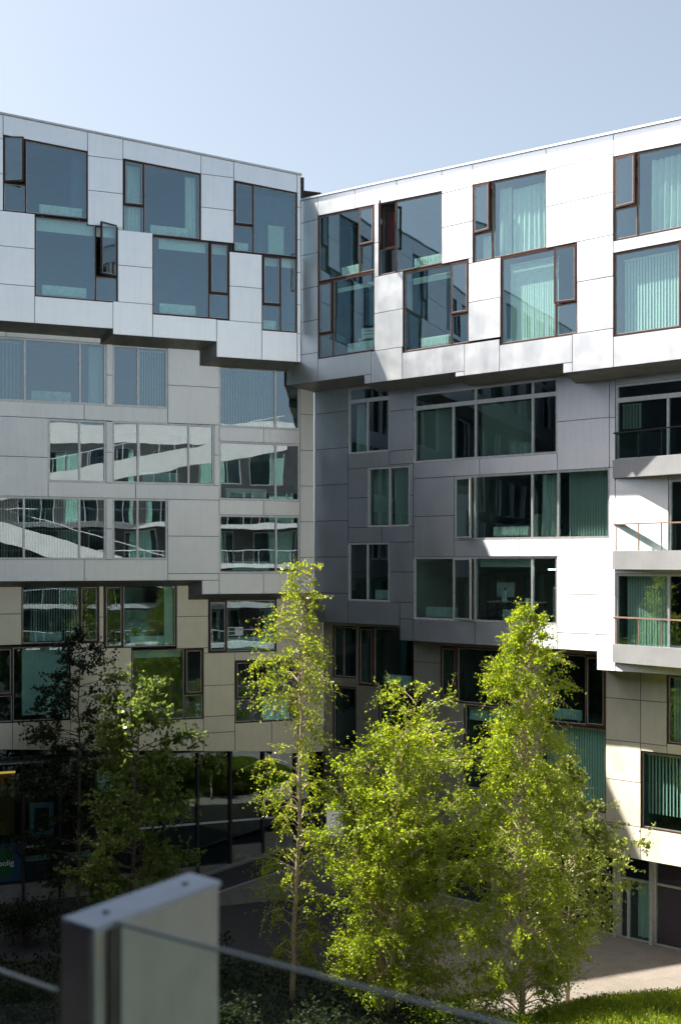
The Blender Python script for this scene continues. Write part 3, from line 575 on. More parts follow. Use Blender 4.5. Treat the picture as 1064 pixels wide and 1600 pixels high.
window(F, 1.84, 3.96, 10.76, 13.02, None, (2.82,), 'alu', radiators=[(3.0, 3.85, 10.86, 11.2)])
window(F, 5.15, 11.46, 10.15, 12.47, None, (7.01, 7.97, 10.42), 'alu', casement=(1, None, 'l', 10), rollers=[(8.05, 10.35, 12.1, 12.42)], radiators=[(5.5, 6.95, 10.25, 10.62), (9.0, 10.2, 10.25, 10.6)], room_m=M['room_brightened'])
window(F, 13.70, 17.6, 9.35, 11.9, None, (15.60,), 'alu', blinds=[(13.98, 15.55, 9.45, 11.82, -10, .097)])
soffit(RW, 0.0, PR, [(-0.66, 4.49, 9.89), (4.49, 13.01, 9.34), (13.01, XR, 8.73)], 0.06)
for u, a, b in ((4.49, 9.34, 9.89), (13.01, 8.73, 9.34)): step_return(RW, 0, PR, u, a, b, .06, .2)
# triangular balconies
def balcony(z, glass=True, dark=False):
    A, Bp, Tp = (13.62, -0.03), (19.4, -1.20), (20.2, -0.03)
    P = MB().prism([A, Bp, Tp], z-0.58, z).build('balcony', M['fascia'], RW)
    dx, dy = Bp[0]-A[0], Bp[1]-A[1]; L = math.hypot(dx, dy); ang = math.atan2(dy, dx)
    hr = MB().box(-.03, L, .03, .10, .86, .905); hr.build('handrail', M['black_frame'] if dark else M['handrail'], P, (A[0], A[1], z), ang)
    for i in range(6):
        x = .12+i*.93
        MB().box(x-.012, x+.012, .045, .085, .0005, .8595).build('post', M['handrail'] if not dark else M['black_frame'], P, (A[0], A[1], z), ang)
    if glass:
        for i in range(5):
            x = .12+i*.93; MB().box(x+.03, x+.90, .06, .07, .03, .84).build('glass_pane', M['glass_rail'], P, (A[0], A[1], z), ang)
    s = MB().box(-.002, L, .002, .03, -.002, .02).build('edge_trim', M['alu_frame'], P, (A[0], A[1], z), ang)
balcony(15.58, True, True); balcony(12.62); balcony(9.6)

F = Facade(RW, -PR, M['panel_low'], 8)
F.col(-0.3, 0.24, [2.53, 4.0, 5.4, 6.8, 8.2, 9.9]); F.row(9.72, 9.9, [.24, 1.5]); F.row(9.73, 9.9, [1.65, 4.47]); F.col(1.5, 1.65, [7.42, 9.9]); F.row(7.31, 7.66, [.24, 1.5])
F.col(4.47, 5.77, [7.36, 8.5, 9.8]); F.col(1.5, 2.68, [4.78, 6.1, 7.42]); F.col(.24, 1.5, [2.53, 3.6, 4.8]); F.row(2.53, 4.76, [1.5, 3.0, 5.4, 6.86]); F.col(4.85, 6.86, [4.76, 6.0, 7.1]); F.panel(4.85, 5.77, 7.1, 7.36); F.row(9.16, 9.5, [5.77, 9.0])
F.col(9.0, 10.2, [2.53, 4.0, 5.5, 7.1, 8.5, 9.5]); F.row(2.53, 4.0, [6.86, 9.0]); F.row(7.04, 7.1, [6.86, 9.0]); F.row(2.53, 3.88, [10.2, 12.84]); F.row(9.14, 9.5, [10.2, 12.84])
F.col(12.84, 14.15, [2.53, 3.6, 5.05, 6.35, 7.75, 8.9]); F.panel(14.15, 15.1, 6.35, 7.75); F.panel(14.15, 15.1, 7.75, 8.9); F.panel(14.15, 15.1, 6.1, 6.35); F.row(8.63, 8.9, [15.1, 17.9]); F.row(6.1, 6.43, [15.1, 17.9])
F.row(2.53, 3.58, [14.15, 17.2]); F.col(17.2, 20.5, [2.53, 3.6, 5.0, 6.1]); F.col(17.9, 20.5, [6.1, 7.5, 8.9]); F.col(20.5, XR, [2.53, 3.6, 5.0, 6.1, 7.5, 8.9])
F.done()
window(F, .24, 1.5, 7.66, 9.72, None, (.77,), glass=M['glass_low']); window(F, 1.65, 4.47, 7.42, 9.73, None, (2.42,), glass=M['glass_low'], casement=(0, None, 'l', 1), radiators=[(2.8, 4.1, 7.52, 7.9)])
window(F, 5.77, 9.0, 7.1, 9.16, None, (6.53,), glass=M['glass_low'], casement=(0, None, 'l', 1)); window(F, 2.68, 4.85, 4.76, 7.36, None, (), glass=M['glass_low']); window(F, .24, 1.5, 4.8, 7.31, None, (), glass=M['glass_low'])
window(F, 6.86, 9.0, 4.0, 7.04, None, (), glass=M['glass_low'], rollers=[(6.95, 8.9, 6.5, 6.95)])
window(F, 10.2, 12.84, 6.72, 9.14, None, (12.05,), glass=M['glass_low'], casement=(1, None, 'r', 1), radiators=[(10.6, 11.7, 6.85, 7.2)])
window(F, 10.2, 12.84, 3.88, 6.70, None, (), glass=M['glass_low'], blinds=[(10.3, 12.75, 3.98, 6.6, -14, .098)])
window(F, 15.1, 17.9, 6.43, 8.63, None, (), glass=M['glass_low'], blinds=[(15.2, 17.8, 6.5, 8.55, 70, .1)])
window(F, 14.15, 17.2, 3.58, 6.1, None, (), glass=M['glass_low'], blinds=[(14.25, 17.1, 4.05, 6.0, -30, .12)])
soffit(RW, PR, 1.9, [(-0.6, XR, 2.53)], 0.0, 'arcade_ceiling')
gs = [0.0, 2.5, 5.0, 7.5, 10.0, 12.62, 14.0, 17.0, 20.0, XR]
for a, b in zip(gs[:-1], gs[1:]):
    mb = MB(); quad_ring(mb, [(a+.06, -.5), (b-.06, -.5), (b-.06, 2.6), (a+.06, 2.6)], .045, 1.9, 2.0)
    mb.box(a+.105, b-.105, 1.902, 1.99, 1.5, 1.57)
    panes = [(a+.106, b-.106, -.454, 1.499), (a+.106, b-.106, 1.571, 2.554)]
    if abs(a-12.62) < .01:
        mb.box(13.0, 13.1, 1.902, 1.99, -.454, 1.499); mb.box(12.726, 12.78, 1.903, 1.985, -.454, 1.499)
        panes = [(12.781, 12.999, -.454, 1.499), (13.101, b-.106, -.454, 1.499), panes[1]]
    w_ = mb.build('window', M['alu_frame'], RW)
    for p in panes: MB().box(p[0], p[1], 1.94, 1.955, p[2], p[3]).build('glass_pane', M['glass_low'], w_)
    MB().box(a-.06, a+.059, 1.72, 2.0, -.5, 2.53).build('post', M['alu_frame'], RW)
    if a > 13.5: MB().box(a+.11, b-.11, 2.05, 2.1, -.49, 2.58).build('infill_board', M['plum'], RW)
sh = MB(); v = [(0, 2.0, -.48), (XR, 2.0, -.48), (XR, 6, -.48), (0, 6, -.48), (0, 2.0, 2.62), (XR, 2.0, 2.62), (XR, 6, 2.62), (0, 6, 2.62)]
sh.add(v, [(0, 1, 2, 3), (7, 6, 5, 4), (2, 6, 7, 3)[::-1], (1, 5, 6, 2)[::-1], (3, 7, 4, 0)[::-1]]); sh.build('shop_interior', M['shop'], RW)
core = MB().quadbox([(0.5, -.5), (XR, -.5), (XR, 25.3), (0.5, 26.2)], 6.4, 9.8); core.box(XR, XR+.3, -1.1, 9.8, 8.7, 25.6).box(XR+.001, XR+.29, .82, 9.8, -.5, 8.7); core.build('rear_wall', M['concrete'], RW)

# ------------------------------------------------------------------ things behind the glass
def at(wing, u, y, z):
    a = wing.rotation_euler.z; return (CX+u*math.cos(a)-y*math.sin(a), CY+u*math.sin(a)+y*math.cos(a), z)
def curtain(wing, o, u0, u1, z0, z1, label, m, amp=.05, wl=.16, group=None, z1b=None, flare=0.0):
    z1b = z1 if z1b is None else z1b
    r = random.Random(label); n = max(12, int((u1-u0)/wl*8)); mb = MB(); rows = 7; ph = r.uniform(0, 6)
    for k in range(rows):
        f = k/(rows-1)
        for i in range(n+1):
            g = i/n; x = (u1-u0)*(g-.5)*(1+flare*(1-f)*(1-f)); a = 2*math.pi*(u1-u0)*g/wl
            y = amp*(.6+.4*(1-f))*(math.sin(a+ph+.5*math.sin(f*3+g*7))+.4*math.sin(a*.43+2*ph))
            mb.v.append((x, y, (z1+(z1b-z1)*g-z0)*f+.02*math.sin(a*.5)*(1-f)))
    for k in range(rows-1):
        for i in range(n):
            j = k*(n+1)+i; mb.f.append((j, j+1, j+n+2, j+n+1)); mb.m.append(0)
    nv = len(mb.v); mb.v += [(x, y+.006, z) for x, y, z in mb.v]; mb.f += [tuple(q+nv for q in f[::-1]) for f in mb.f]; mb.m += [0]*(len(mb.f)-len(mb.m))
    o_ = mb.build('curtain', m, None, at(wing, (u0+u1)/2, -o+.34, z0), wing.rotation_euler.z, smooth=True)
    return tag(o_, label, 'curtain', group)
G = 'curtains hanging behind the windows'
curtain(LW, OL, -9.75, -9.3, 24.85, 27.1, 'dark curtain gathered at the right of the uppermost left-hand window', M['curtain_d'], group=G)
curtain(LW, OL, -7.85, -7.2, 24.5, 27.0, 'pale curtain behind the narrow casement of the second window under the left roof', M['curtain_w'], group=G)
curtain(LW, OL, -5.45, -5.0, 24.5, 26.85, 'pale curtain at the right edge of the second window under the left roof', M['curtain_w'], group=G)
curtain(LW, OL, -2.78, -1.1, 24.2, 26.5, 'long dark blue curtain across the top window beside the inner corner', M['curtain_d'], .04, .14, G)
curtain(LW, 0, -8.95, -8.42, 18.15, 20.3, 'pale curtain in the narrow right pane of the longest middle-floor window row', M['curtain_w'], group=G)
curtain(RW, OR, 9.68, 10.15, 22.7, 25.0, 'bright white curtain bunched at the left of the third sunlit window under the roof', M['curtain_w'], .06, .13, G)
curtain(RW, OR, 10.2, 11.7, 22.7, 24.9, 'sheer white curtain across most of the third sunlit window under the roof', M['curtain_w'], .035, .2, G)
curtain(RW, OR, 8.95, 9.48, 22.68, 23.5, 'short white curtain in the small lower pane of the third sunlit window', M['curtain_w'], .03, .12, G)
curtain(RW, OR, 15.45, 17.2, 22.5, 24.75, 'full white curtains in the rightmost window under the sunlit roof', M['curtain_w'], .08, .21, G)
curtain(RW, OR, 4.55, 5.15, 23.0, 25.2, 'plum curtain inside the wide open casement of the sunlit wing', M['curtain_p'], .05, .12, G)
curtain(RW, 0, 10.62, 11.35, 13.15, 15.25, 'white curtain drawn aside between the bed and the blinds on the middle floor', M['curtain_w'], .06, .17, G, flare=.1)
curtain(RW, -1.9, 13.2, 13.85, -.45, 1.45, 'pale curtain behind the ground-floor glass left of the white post', M['curtain_w'], .04, .16, G)
curtain(RW, 0, 1.95, 2.7, 16.5, 18.4, 'grey curtain in the shaded window highest beside the inner corner', M['curtain_w'], .05, .14, G)

# desk with monitor in the lit room
dk = thing('desk', 'pale desk with a monitor on it in the lower lit window of the right wing', 'desk', at(RW, 9.3, .56, 10.15), RW.rotation_euler.z)
MB().box(-1.0, 1.15, -.3, .35, .70, .74).build('desktop', M['wood'], dk)
for x in (-.95, 1.1):
    for y in (-.26, .31): MB().box(x-.02, x+.02, y-.02, y+.02, 0, .70).build('leg', M['dark'], dk)
mo = thing('computer_monitor', 'silver computer monitor seen from behind on the pale desk', 'monitor', at(RW, 9.05, .40, 10.8905), RW.rotation_euler.z+.12)
MB().box(-.34, .34, -.03, .02, .16, .66).build('screen_shell', M['screen_back'], mo)
MB().add([(-.10, -.10, .015), (.10, -.10, .015), (.08, -.045, .40), (-.08, -.045, .40), (-.10, -.085, .015), (.10, -.085, .015), (.08, -.031, .40), (-.08, -.031, .40)], [(0, 1, 2, 3), (7, 6, 5, 4), (0, 4, 5, 1), (1, 5, 6, 2), (2, 6, 7, 3), (3, 7, 4, 0)]).build('stand', M['screen_back'], mo)
MB().box(-.12, .12, -.14, .1, 0, .014).build('foot', M['screen_back'], mo)
MB().tube([(0, -.031, .43), (0, -.036, .43)], [.045, .045], 12).build('round_mark', M['dark'], mo)
for x, h, l in ((9.75, .18, 'small dark desk speaker right of the silver monitor'), (9.98, .13, 'grey box lying on the pale desk at its right end')):
    tag(MB().box(-.07, .07, -.07, .07, 0, h).box(-.05, .05, -.075, -.07, .03, h-.03).build('desk_box', M['dark'] if x < 9.9 else M['screen_back'], None, at(RW, x, .42, 10.8905), RW.rotation_euler.z), l, 'box')
# bed and round-backed chair
bd = thing('bed', 'dark covered bed behind the radiator of the middle lit window', 'bed', at(RW, 9.3, 1.5, 13.06), RW.rotation_euler.z)
MB().box(-1.0, .9, -.7, .8, .12, .40).build('bed_frame', M['wood'], bd)
mm = MB(); n = 10
for i in range(n+1):
    for j in range(n+1): mm.v.append((-.98+1.86*i/n, -.68+1.46*j/n, .62+.10*math.sin(i*.9)*math.cos(j*.8)+.05*math.sin(i*2.1+j)))
for i in range(n):
    for j in range(n): k = i*(n+1)+j; mm.f.append((k, k+n+1, k+n+2, k+1)); mm.m.append(0)
mm.box(-.98, .88, -.68, .78, .41, .56); mm.build('duvet', M['bedding'], bd, smooth=True)
ch = thing('chair', 'pale round-backed chair at the right of the dark bed', 'chair', at(RW, 10.15, .75, 13.06), RW.rotation_euler.z)
MB().tube([(0, .0, .62), (0, .03, .62)], [.27, .27], 20).build('backrest', M['white'], ch); MB().box(-.22, .22, .03, .45, .40, .45).build('seat', M['white'], ch)
for x in (-.19, .19):
    for y in (.06, .42): MB().box(x-.02, x+.02, y-.02, y+.02, 0, .40).build('leg', M['wood'], ch)
cb = thing('cabinet', 'pale low cabinet at the right edge of the middle lit window', 'cabinet', at(RW, 10.27, .42, 13.06), RW.rotation_euler.z)
MB().box(-.11, .13, 0, .3, 0, .86).build('carcass', M['radiator'], cb); MB().box(-.10, .12, -.015, -.001, .05, .82).build('door', M['radiator'], cb)
# crate of plants in the corner window
cr = thing('crate', 'white slatted crate holding a potted plant in the shaded corner window', 'crate', at(RW, 3.45, -.45, 20.72), RW.rotation_euler.z+.15)
for k in range(3): MB().box(-.30, .30, -.17, -.155, .02+k*.12, .115+k*.12).build('slat', M['white'], cr)
for x in (-.29, .29): MB().box(x-.015, x+.015, -.153, .15, 0, .38).build('side', M['white'], cr)
MB().box(-.275, .275, -.153, .15, 0, .015).build('base', M['white'], cr)
tb = thing('side_table', 'small table under the crate in the shaded corner window', 'table', at(RW, 3.45, -.45, 20.10), RW.rotation_euler.z)
MB().box(-.45, .45, -.22, .22, .58, .615).build('tabletop', M['white'], tb)
for x in (-.4, .4):
    for y in (-.18, .18): MB().box(x-.02, x+.02, y-.02, y+.02, 0, .58).build('leg', M['white'], tb)
# leaning board, lamps
bdl = thing('board', 'tall beige board leaning behind the dark blue curtain window', 'board', at(LW, -1.85, -.62, 24.2), LW.rotation_euler.z)
MB().box(-.3, .3, 0, .03, 0, 1.1).build('panel', M['fibre'], bdl); fr_ = MB(); quad_ring(fr_, [(-.33, -.0), (.33, -.0), (.33, 1.13), (-.33, 1.13)], .029, -.005, .035); fr_.build('frame', M['bead'], bdl)
def tubelamp(wing, u, y, z, w, label):
    t = thing('ceiling_light', label, 'ceiling light', at(wing, u, y, z), wing.rotation_euler.z, 'lit ceiling lights')
    MB().box(-w/2, w/2, -.06, .06, .03, .07).build('housing', M['white'], t); MB().box(-w/2+.02, w/2-.02, -.045, .045, 0, .0295).build('diffuser', M['lamp'], t)
    for x in (-w/3, w/3): MB().tube([(x, 0, .07), (x, 0, .16)], [.008, .008], 6).build('hanger', M['dark'], t)
tubelamp(RW, 10.95, .9, 12.0, .9, 'lit strip light above the window pane right of the desk')
tubelamp(RW, 12.55, -.1, 22.0, .5, 'lit strip light inside the narrow casement beside the green blinds')
bk = thing('bookcase', 'pale open shelf unit behind the pane right of the desk', 'shelf', at(RW, 11.05, .8, 10.15), RW.rotation_euler.z)
for x in (-.28, .28): MB().box(x-.012, x+.012, 0, .3, 0, 1.25).build('side', M['white'], bk)
for k in range(4): MB().box(-.267, .267, 0, .3, .05+k*.38, .075+k*.38).build('shelf', M['white'], bk)
# signs
def text(name, body, size, parent, loc, m):
    c = bpy.data.curves.new(name, 'FONT'); c.body = body; c.size = size; c.extrude = .002; c.align_x = 'LEFT'
    o = bpy.data.objects.new(name, c); COL.objects.link(o); c.materials.append(m); o.parent = parent; o.location = loc; o.rotation_euler = (math.radians(90), 0, 0)
    dg = bpy.context.evaluated_depsgraph_get(); dg.update(); me = bpy.data.meshes.new_from_object(o.evaluated_get(dg)); me.materials.clear(); me.materials.append(m)
    bpy.data.objects.remove(o); q = link(name, me, parent, loc); q.rotation_euler = (math.radians(90), 0, 0); return q
sg = thing('sign', 'blue shop sign with a green square and white lettering low in the shopfront', 'sign', at(LW, -12.6, 1.36, .38), LW.rotation_euler.z)
MB().box(-.25, 1.38, 0, .03, 0, 1.42).build('board', M['sign_blue'], sg); MB().box(-.2, 1.05, -.006, -.0005, .16, 1.22).build('green_square', M['sign_green'], sg)
text('lettering', 'bolig', .30, sg, (.52, -.009, .60), M['sign_white'])
ss = thing('sign', 'small white sale sign with green block in the window behind the tallest birch', 'sign', at(LW, -3.38, PL+.055, 9.38), LW.rotation_euler.z)
MB().box(0, .62, 0, .012, 0, .33).build('board', M['sign_white'], ss); MB().box(.03, .29, -.004, -.0005, .03, .15).box(.03, .29, -.004, -.0005, .18, .30).build('green_block', M['sign_green'], ss)
text('lettering', 'Til salg', .10, ss, (.31, -.004, .21), M['dark'])
for k in range(2): MB().box(.33, .56-k*.06, -.003, -.0005, .07+k*.07, .085+k*.07).build('printed_line', M['bead'], ss)
ob = thing('display_board', 'orange lit display board above the blue shop sign', 'display', at(LW, -12.5, 1.9, 2.0), LW.rotation_euler.z)
MB().box(-.3, 1.1, 0, .05, 0, 2.3).build('board', M['orange'], ob); MB().box(-.3, 1.1, -.2, -.12, 2.35, 2.42).build('lamp', M['lamp_warm'], ob)
rb = tag(MB().box(0, 1.2, 0, .02, 0, .24).box(0, 1.2, .02, .04, .2, .24).build('banner', M['red'], None, at(LW, -6.95, 1.62, 4.45), LW.rotation_euler.z), 'red banner strip high behind the shopfront glass', 'banner')
for i, (u, z, w, h, l) in enumerate(((-7.4, 3.15, .55, 1.15, 'large white poster behind the shopfront glass beside the lit alder'), (-8.4, 3.4, .6, .9, 'pale poster left of the large white shopfront poster'), (-10.9, 1.9, .9, 1.3, 'grey framed notice with a dark middle in the left shop window'))):
    p = thing('poster', l, 'poster', at(LW, u, 1.55, z), LW.rotation_euler.z, 'posters behind the shopfront glass')
    MB().box(0, w, 0, .012, 0, h).build('sheet', M['sign_white'] if i < 2 else M['cap'], p)
    if i == 2: MB().box(.18, w-.18, -.004, -.0005, .2, h-.2).build('picture', M['dark'], p)
    else: MB().box(.06, w-.06, -.003, -.0005, h*.35, h*.4).box(.06, w*.6, -.003, -.0005, h*.2, h*.24).build('printed_line', M['bead'], p)
for i, (u, l) in enumerate(((-10.3, 'pale shop table behind the glass right of the blue sign'), (-8.9, 'second pale shop table, behind the dark alder'))):
    t = thing('table', l, 'table', at(LW, u, 2.6, -.49), LW.rotation_euler.z, 'tables inside the shop')
    MB().box(-.6, .6, -.35, .35, 1.35, 1.40).build('tabletop', M['white'], t)
    for x in (-.5, .5): MB().box(x-.03, x+.03, -.03, .03, 0, 1.35).build('leg', M['dark'], t)

# ================================================================== far wing across the court (mirrored in the windows)
OW = thing('apartment_building', 'pale sunlit wing across the court, mirrored in the middle-floor windows', 'building', (14.2, 4.4, -.5), math.atan2(.605, .796)+math.pi)
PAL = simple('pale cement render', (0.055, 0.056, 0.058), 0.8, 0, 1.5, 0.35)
WHT = simple('white render band', (0.74, 0.72, 0.68), 0.7, 0, 1.5, 0.08)
def strip(u0, u1, z0, z1): MB().box(u0, u1, 0, .25, z0, z1).build('wall', PAL, OW)
fl = [0, 3.6, 6.6, 9.6, 12.6, 15.6, 18.6]
MB().box(-22, 26, .3, 6, 0, 21.5).build('rear_wall', M['dark'], OW)
wme = {}
for k, z in enumerate(fl):
    strip(-22, 26, z+2.5, z+3.6 if k == 0 else z+3.0)
    r = random.Random(k+40); u = -22.0+r.uniform(0, 2)
    strip(-22, u, z, z+2.5)
    while u < 24:
        w = r.choice((1.9, 2.6, 3.2)); w = min(w, 25.5-u)
        key = round(w, 2)
        if key not in wme:
            f_ = MB(); quad_ring(f_, [(0, 0), (w, 0), (w, 2.5), (0, 2.5)], .07, .05, .2); f_.box(w*.35-.03, w*.35+.03, .06, .19, .07, 2.43)
            wme[key] = (f_.mesh('window', M['alu_frame']), MB().box(.07, w-.07, .1, .115, .07, 2.43).mesh('glass_pane', M['glass_up']))
        wo = link('window', wme[key][0], OW, (u, 0, z)); link('glass_pane', wme[key][1], wo)
        g = r.choice((.6, 1.0, 1.5)); strip(u+w, min(u+w+g, 26), z, z+2.5); u += w+g
    for q in range(9): MB().box(-21+q*5.3, -19.2+q*5.3, .2, .24, z+.1, z+2.45).build('roller_blind', M['blind'] if q % 3 else M['curtain_w'], OW)
    if k in (2, 3, 4, 5):
        wk = MB().box(-22, 26, -1.5, -.001, z-.32, z).build('walkway', WHT, OW)
        MB().box(-22, 26, -1.46, -1.42, z+1.0, z+1.05).build('handrail', M['white'], wk)
        rp = MB()
        for i in range(40): rp.box(-21.9+i*1.2, -21.87+i*1.2, -1.455, -1.425, z, z+1.0)
        tag(rp.build('post', M['white'], wk), kind='stuff')
st = MB().quadbox([(-14, 10.0), (10, 17.0), (10, 18.4), (-14, 11.4)], -2.6, -1.6).build('ramp', WHT, OW)
st2 = MB().quadbox([(-20, 21.0), (8, 15.6), (8, 17.0), (-20, 22.4)], -3.4, -2.7).build('ramp', WHT, OW)
MB().quadbox([(-20, 23.4), (8, 18.0), (8, 18.06), (-20, 23.46)], -3.4, -3.34).build('handrail', M['white'], st2)
rp = MB()
for i in range(22): rp.box(-19.5+i*1.25, -19.46+i*1.25, -3.39, -3.35, 22.2-i*.241, 23.3-i*.241)
tag(rp.build('post', M['white'], st2), kind='stuff')
MB().quadbox([(-14, 12.4), (10, 19.4), (10, 19.46), (-14, 12.46)], -2.6, -2.54).build('handrail', M['white'], st)
MB().quadbox([(-22, 21.6), (26, 21.6), (26, 22.2), (-22, 23.4)], 0, .3).build('parapet', WHT, OW)

# unseen wing added to darken the right wing; slab added overhead for shade
QW = thing('apartment_building', 'unseen wing added on the far left to darken the right wing, mirrored in it', 'building', (-6.8, -11.8, -.5), math.atan2(.63, -.776)+math.pi)
MB().box(-70, 0, .3, 8, 0, 27).build('rear_wall', M['dark'], QW)
for k, z in enumerate((0, 3.2, 6.4, 9.6, 12.8, 16.0, 19.2, 22.4)):
    MB().box(-70, 0, 0, .25, z+2.5, z+3.2).build('wall', M['concrete'], QW); u = -70.0; r = random.Random(k)
    while u < -4:
        g = r.choice((.8, 1.6, 2.4)); MB().box(u, u+g, 0, .25, z, z+2.5).build('wall', M['concrete'], QW); u += g
        wo = link('window', wme[3.2][0], QW, (u, 0, z)); link('glass_pane', wme[3.2][1], wo); u += 3.2
tag(MB().prism([(-10.0, -12.0), (7.0, 1.0), (2.6, 4.1), (-7.0, 4.3)], 15.3, 15.6).build('terrace', M['concrete']), kind='structure')  # unseen slab added above the camera to keep sun off the partition

# ================================================================== ground
tag(MB().box(-400, 400, -300, 500, -1.2, -.52).build('ground', M['asphalt']), kind='structure')
def sheet(name, pts, z, m): return tag(MB().add([(x, y, z) for x, y in pts], [tuple(range(len(pts)))]).build(name, m), kind='structure')
sheet('gravel_path', [(3.2, 30.0), (40, 4), (60, 16), (16, 46), (4, 51), (1.6, 47), (2.0, 39)], -.505, M['gravel'])
sheet('planting_bed', [(-24, 22), (3.5, 22), (3.4, 35.5), (-1.2, 41.5), (-5.5, 42.5), (-11, 41), (-24, 36)], -.5, M['soil'])
# ramp rising along the left shopfront to the corner
def Lp(u, y): p = at(LW, u, y, 0); return p[:2]
rp = MB(); pl = [Lp(-5.2, -1.6), Lp(.9, -1.6), Lp(.9, 1.38), Lp(-5.2, 1.38)]
rp.prism(pl, -.515, [-.3, 1.05, 1.05, -.3]); tag(rp.build('ramp', M['asphalt']), kind='structure')
kb = MB(); pl = [Lp(-5.2, -1.82), Lp(.9, -1.82), Lp(.9, -1.605), Lp(-5.2, -1.605)]; kb.prism(pl, -.515, [-.16, 1.19, 1.19, -.16]); tag(kb.build('kerb', M['concrete']), kind='structure')
kb = MB(); pl = [Lp(-5.2, .95), Lp(.9, .95), Lp(.9, 1.27), Lp(-5.2, 1.27)]; kb.prism(pl, -.3, [-.22, 1.13, 1.13, -.22]); tag(kb.build('kerb', M['concrete']), kind='structure')
kb = MB(); pl = [Lp(-17, -.6), Lp(-5.3, -.6), Lp(-5.3, 1.2), Lp(-17, 1.2)]; kb.prism(pl, -.515, -.40); tag(kb.build('pavement', M['asphalt']), kind='structure')
# grass mound
mcx, mcy, mrx, mry, mh = 9.8, 33.0, 6.2, 4.0, 1.2
def mound_z(x, y):
    q = ((x-mcx)/mrx)**2+((y-mcy)/mry)**2
    return -.53+mh*np.clip(1-q, 0, 1)**.75 if np.ndim(q) else -.53+mh*max(0, 1-q)**.75
mm = MB(); n = 40
for i in range(n+1):
    for j in range(n+1):
        x = mcx+mrx*1.02*(2*i/n-1); y = mcy+mry*1.02*(2*j/n-1); mm.v.append((x, y, float(mound_z(x, y))+.03*math.sin(x*3)*math.sin(y*2.3)-.02))
for i in range(n):
    for j in range(n): k = i*(n+1)+j; mm.f.append((k, k+n+1, k+n+2, k+1)); mm.m.append(0)
tag(mm.build('grass_mound', M['soil'], smooth=True), kind='structure')

# ------------------------------------------------------------------ leaves by the thousand
def leaf_mesh(name, pos, size, m, up_bias=0.0, hang=0.5, aspect=0.62):
    n = len(pos); size = size*nrng.uniform(.65, 1.3, (n, 1))
    a = nrng.normal(size=(n, 3)); a[:, 2] -= hang*1.6; a /= np.linalg.norm(a, axis=1, keepdims=True)
    b = nrng.normal(size=(n, 3)); b[:, 2] *= (1-up_bias); b -= a*np.sum(a*b, axis=1, keepdims=True); b /= np.linalg.norm(b, axis=1, keepdims=True)
    nn = np.cross(a, b)
    v = np.empty((n, 4, 3)); v[:, 0] = pos-a*size*.5; v[:, 1] = pos+b*size*aspect*.5+nn*size*.07; v[:, 2] = pos+a*size*.5; v[:, 3] = pos-b*size*aspect*.5+nn*size*.07
    return raw_mesh(name, v.reshape(-1, 3), 4, m)
def raw_mesh(name, v, k, m):
    nv = len(v); nf = nv//k
    me = bpy.data.meshes.new(name); me.vertices.add(nv); me.vertices.foreach_set('co', v.astype(np.float32).ravel())
    me.loops.add(nv); me.loops.foreach_set('vertex_index', np.arange(nv, dtype=np.int32))
    me.polygons.add(nf); me.polygons.foreach_set('loop_start', np.arange(0, nv, k, dtype=np.int32))
    me.materials.append(m); me.update(calc_edges=True); me.validate(); return me

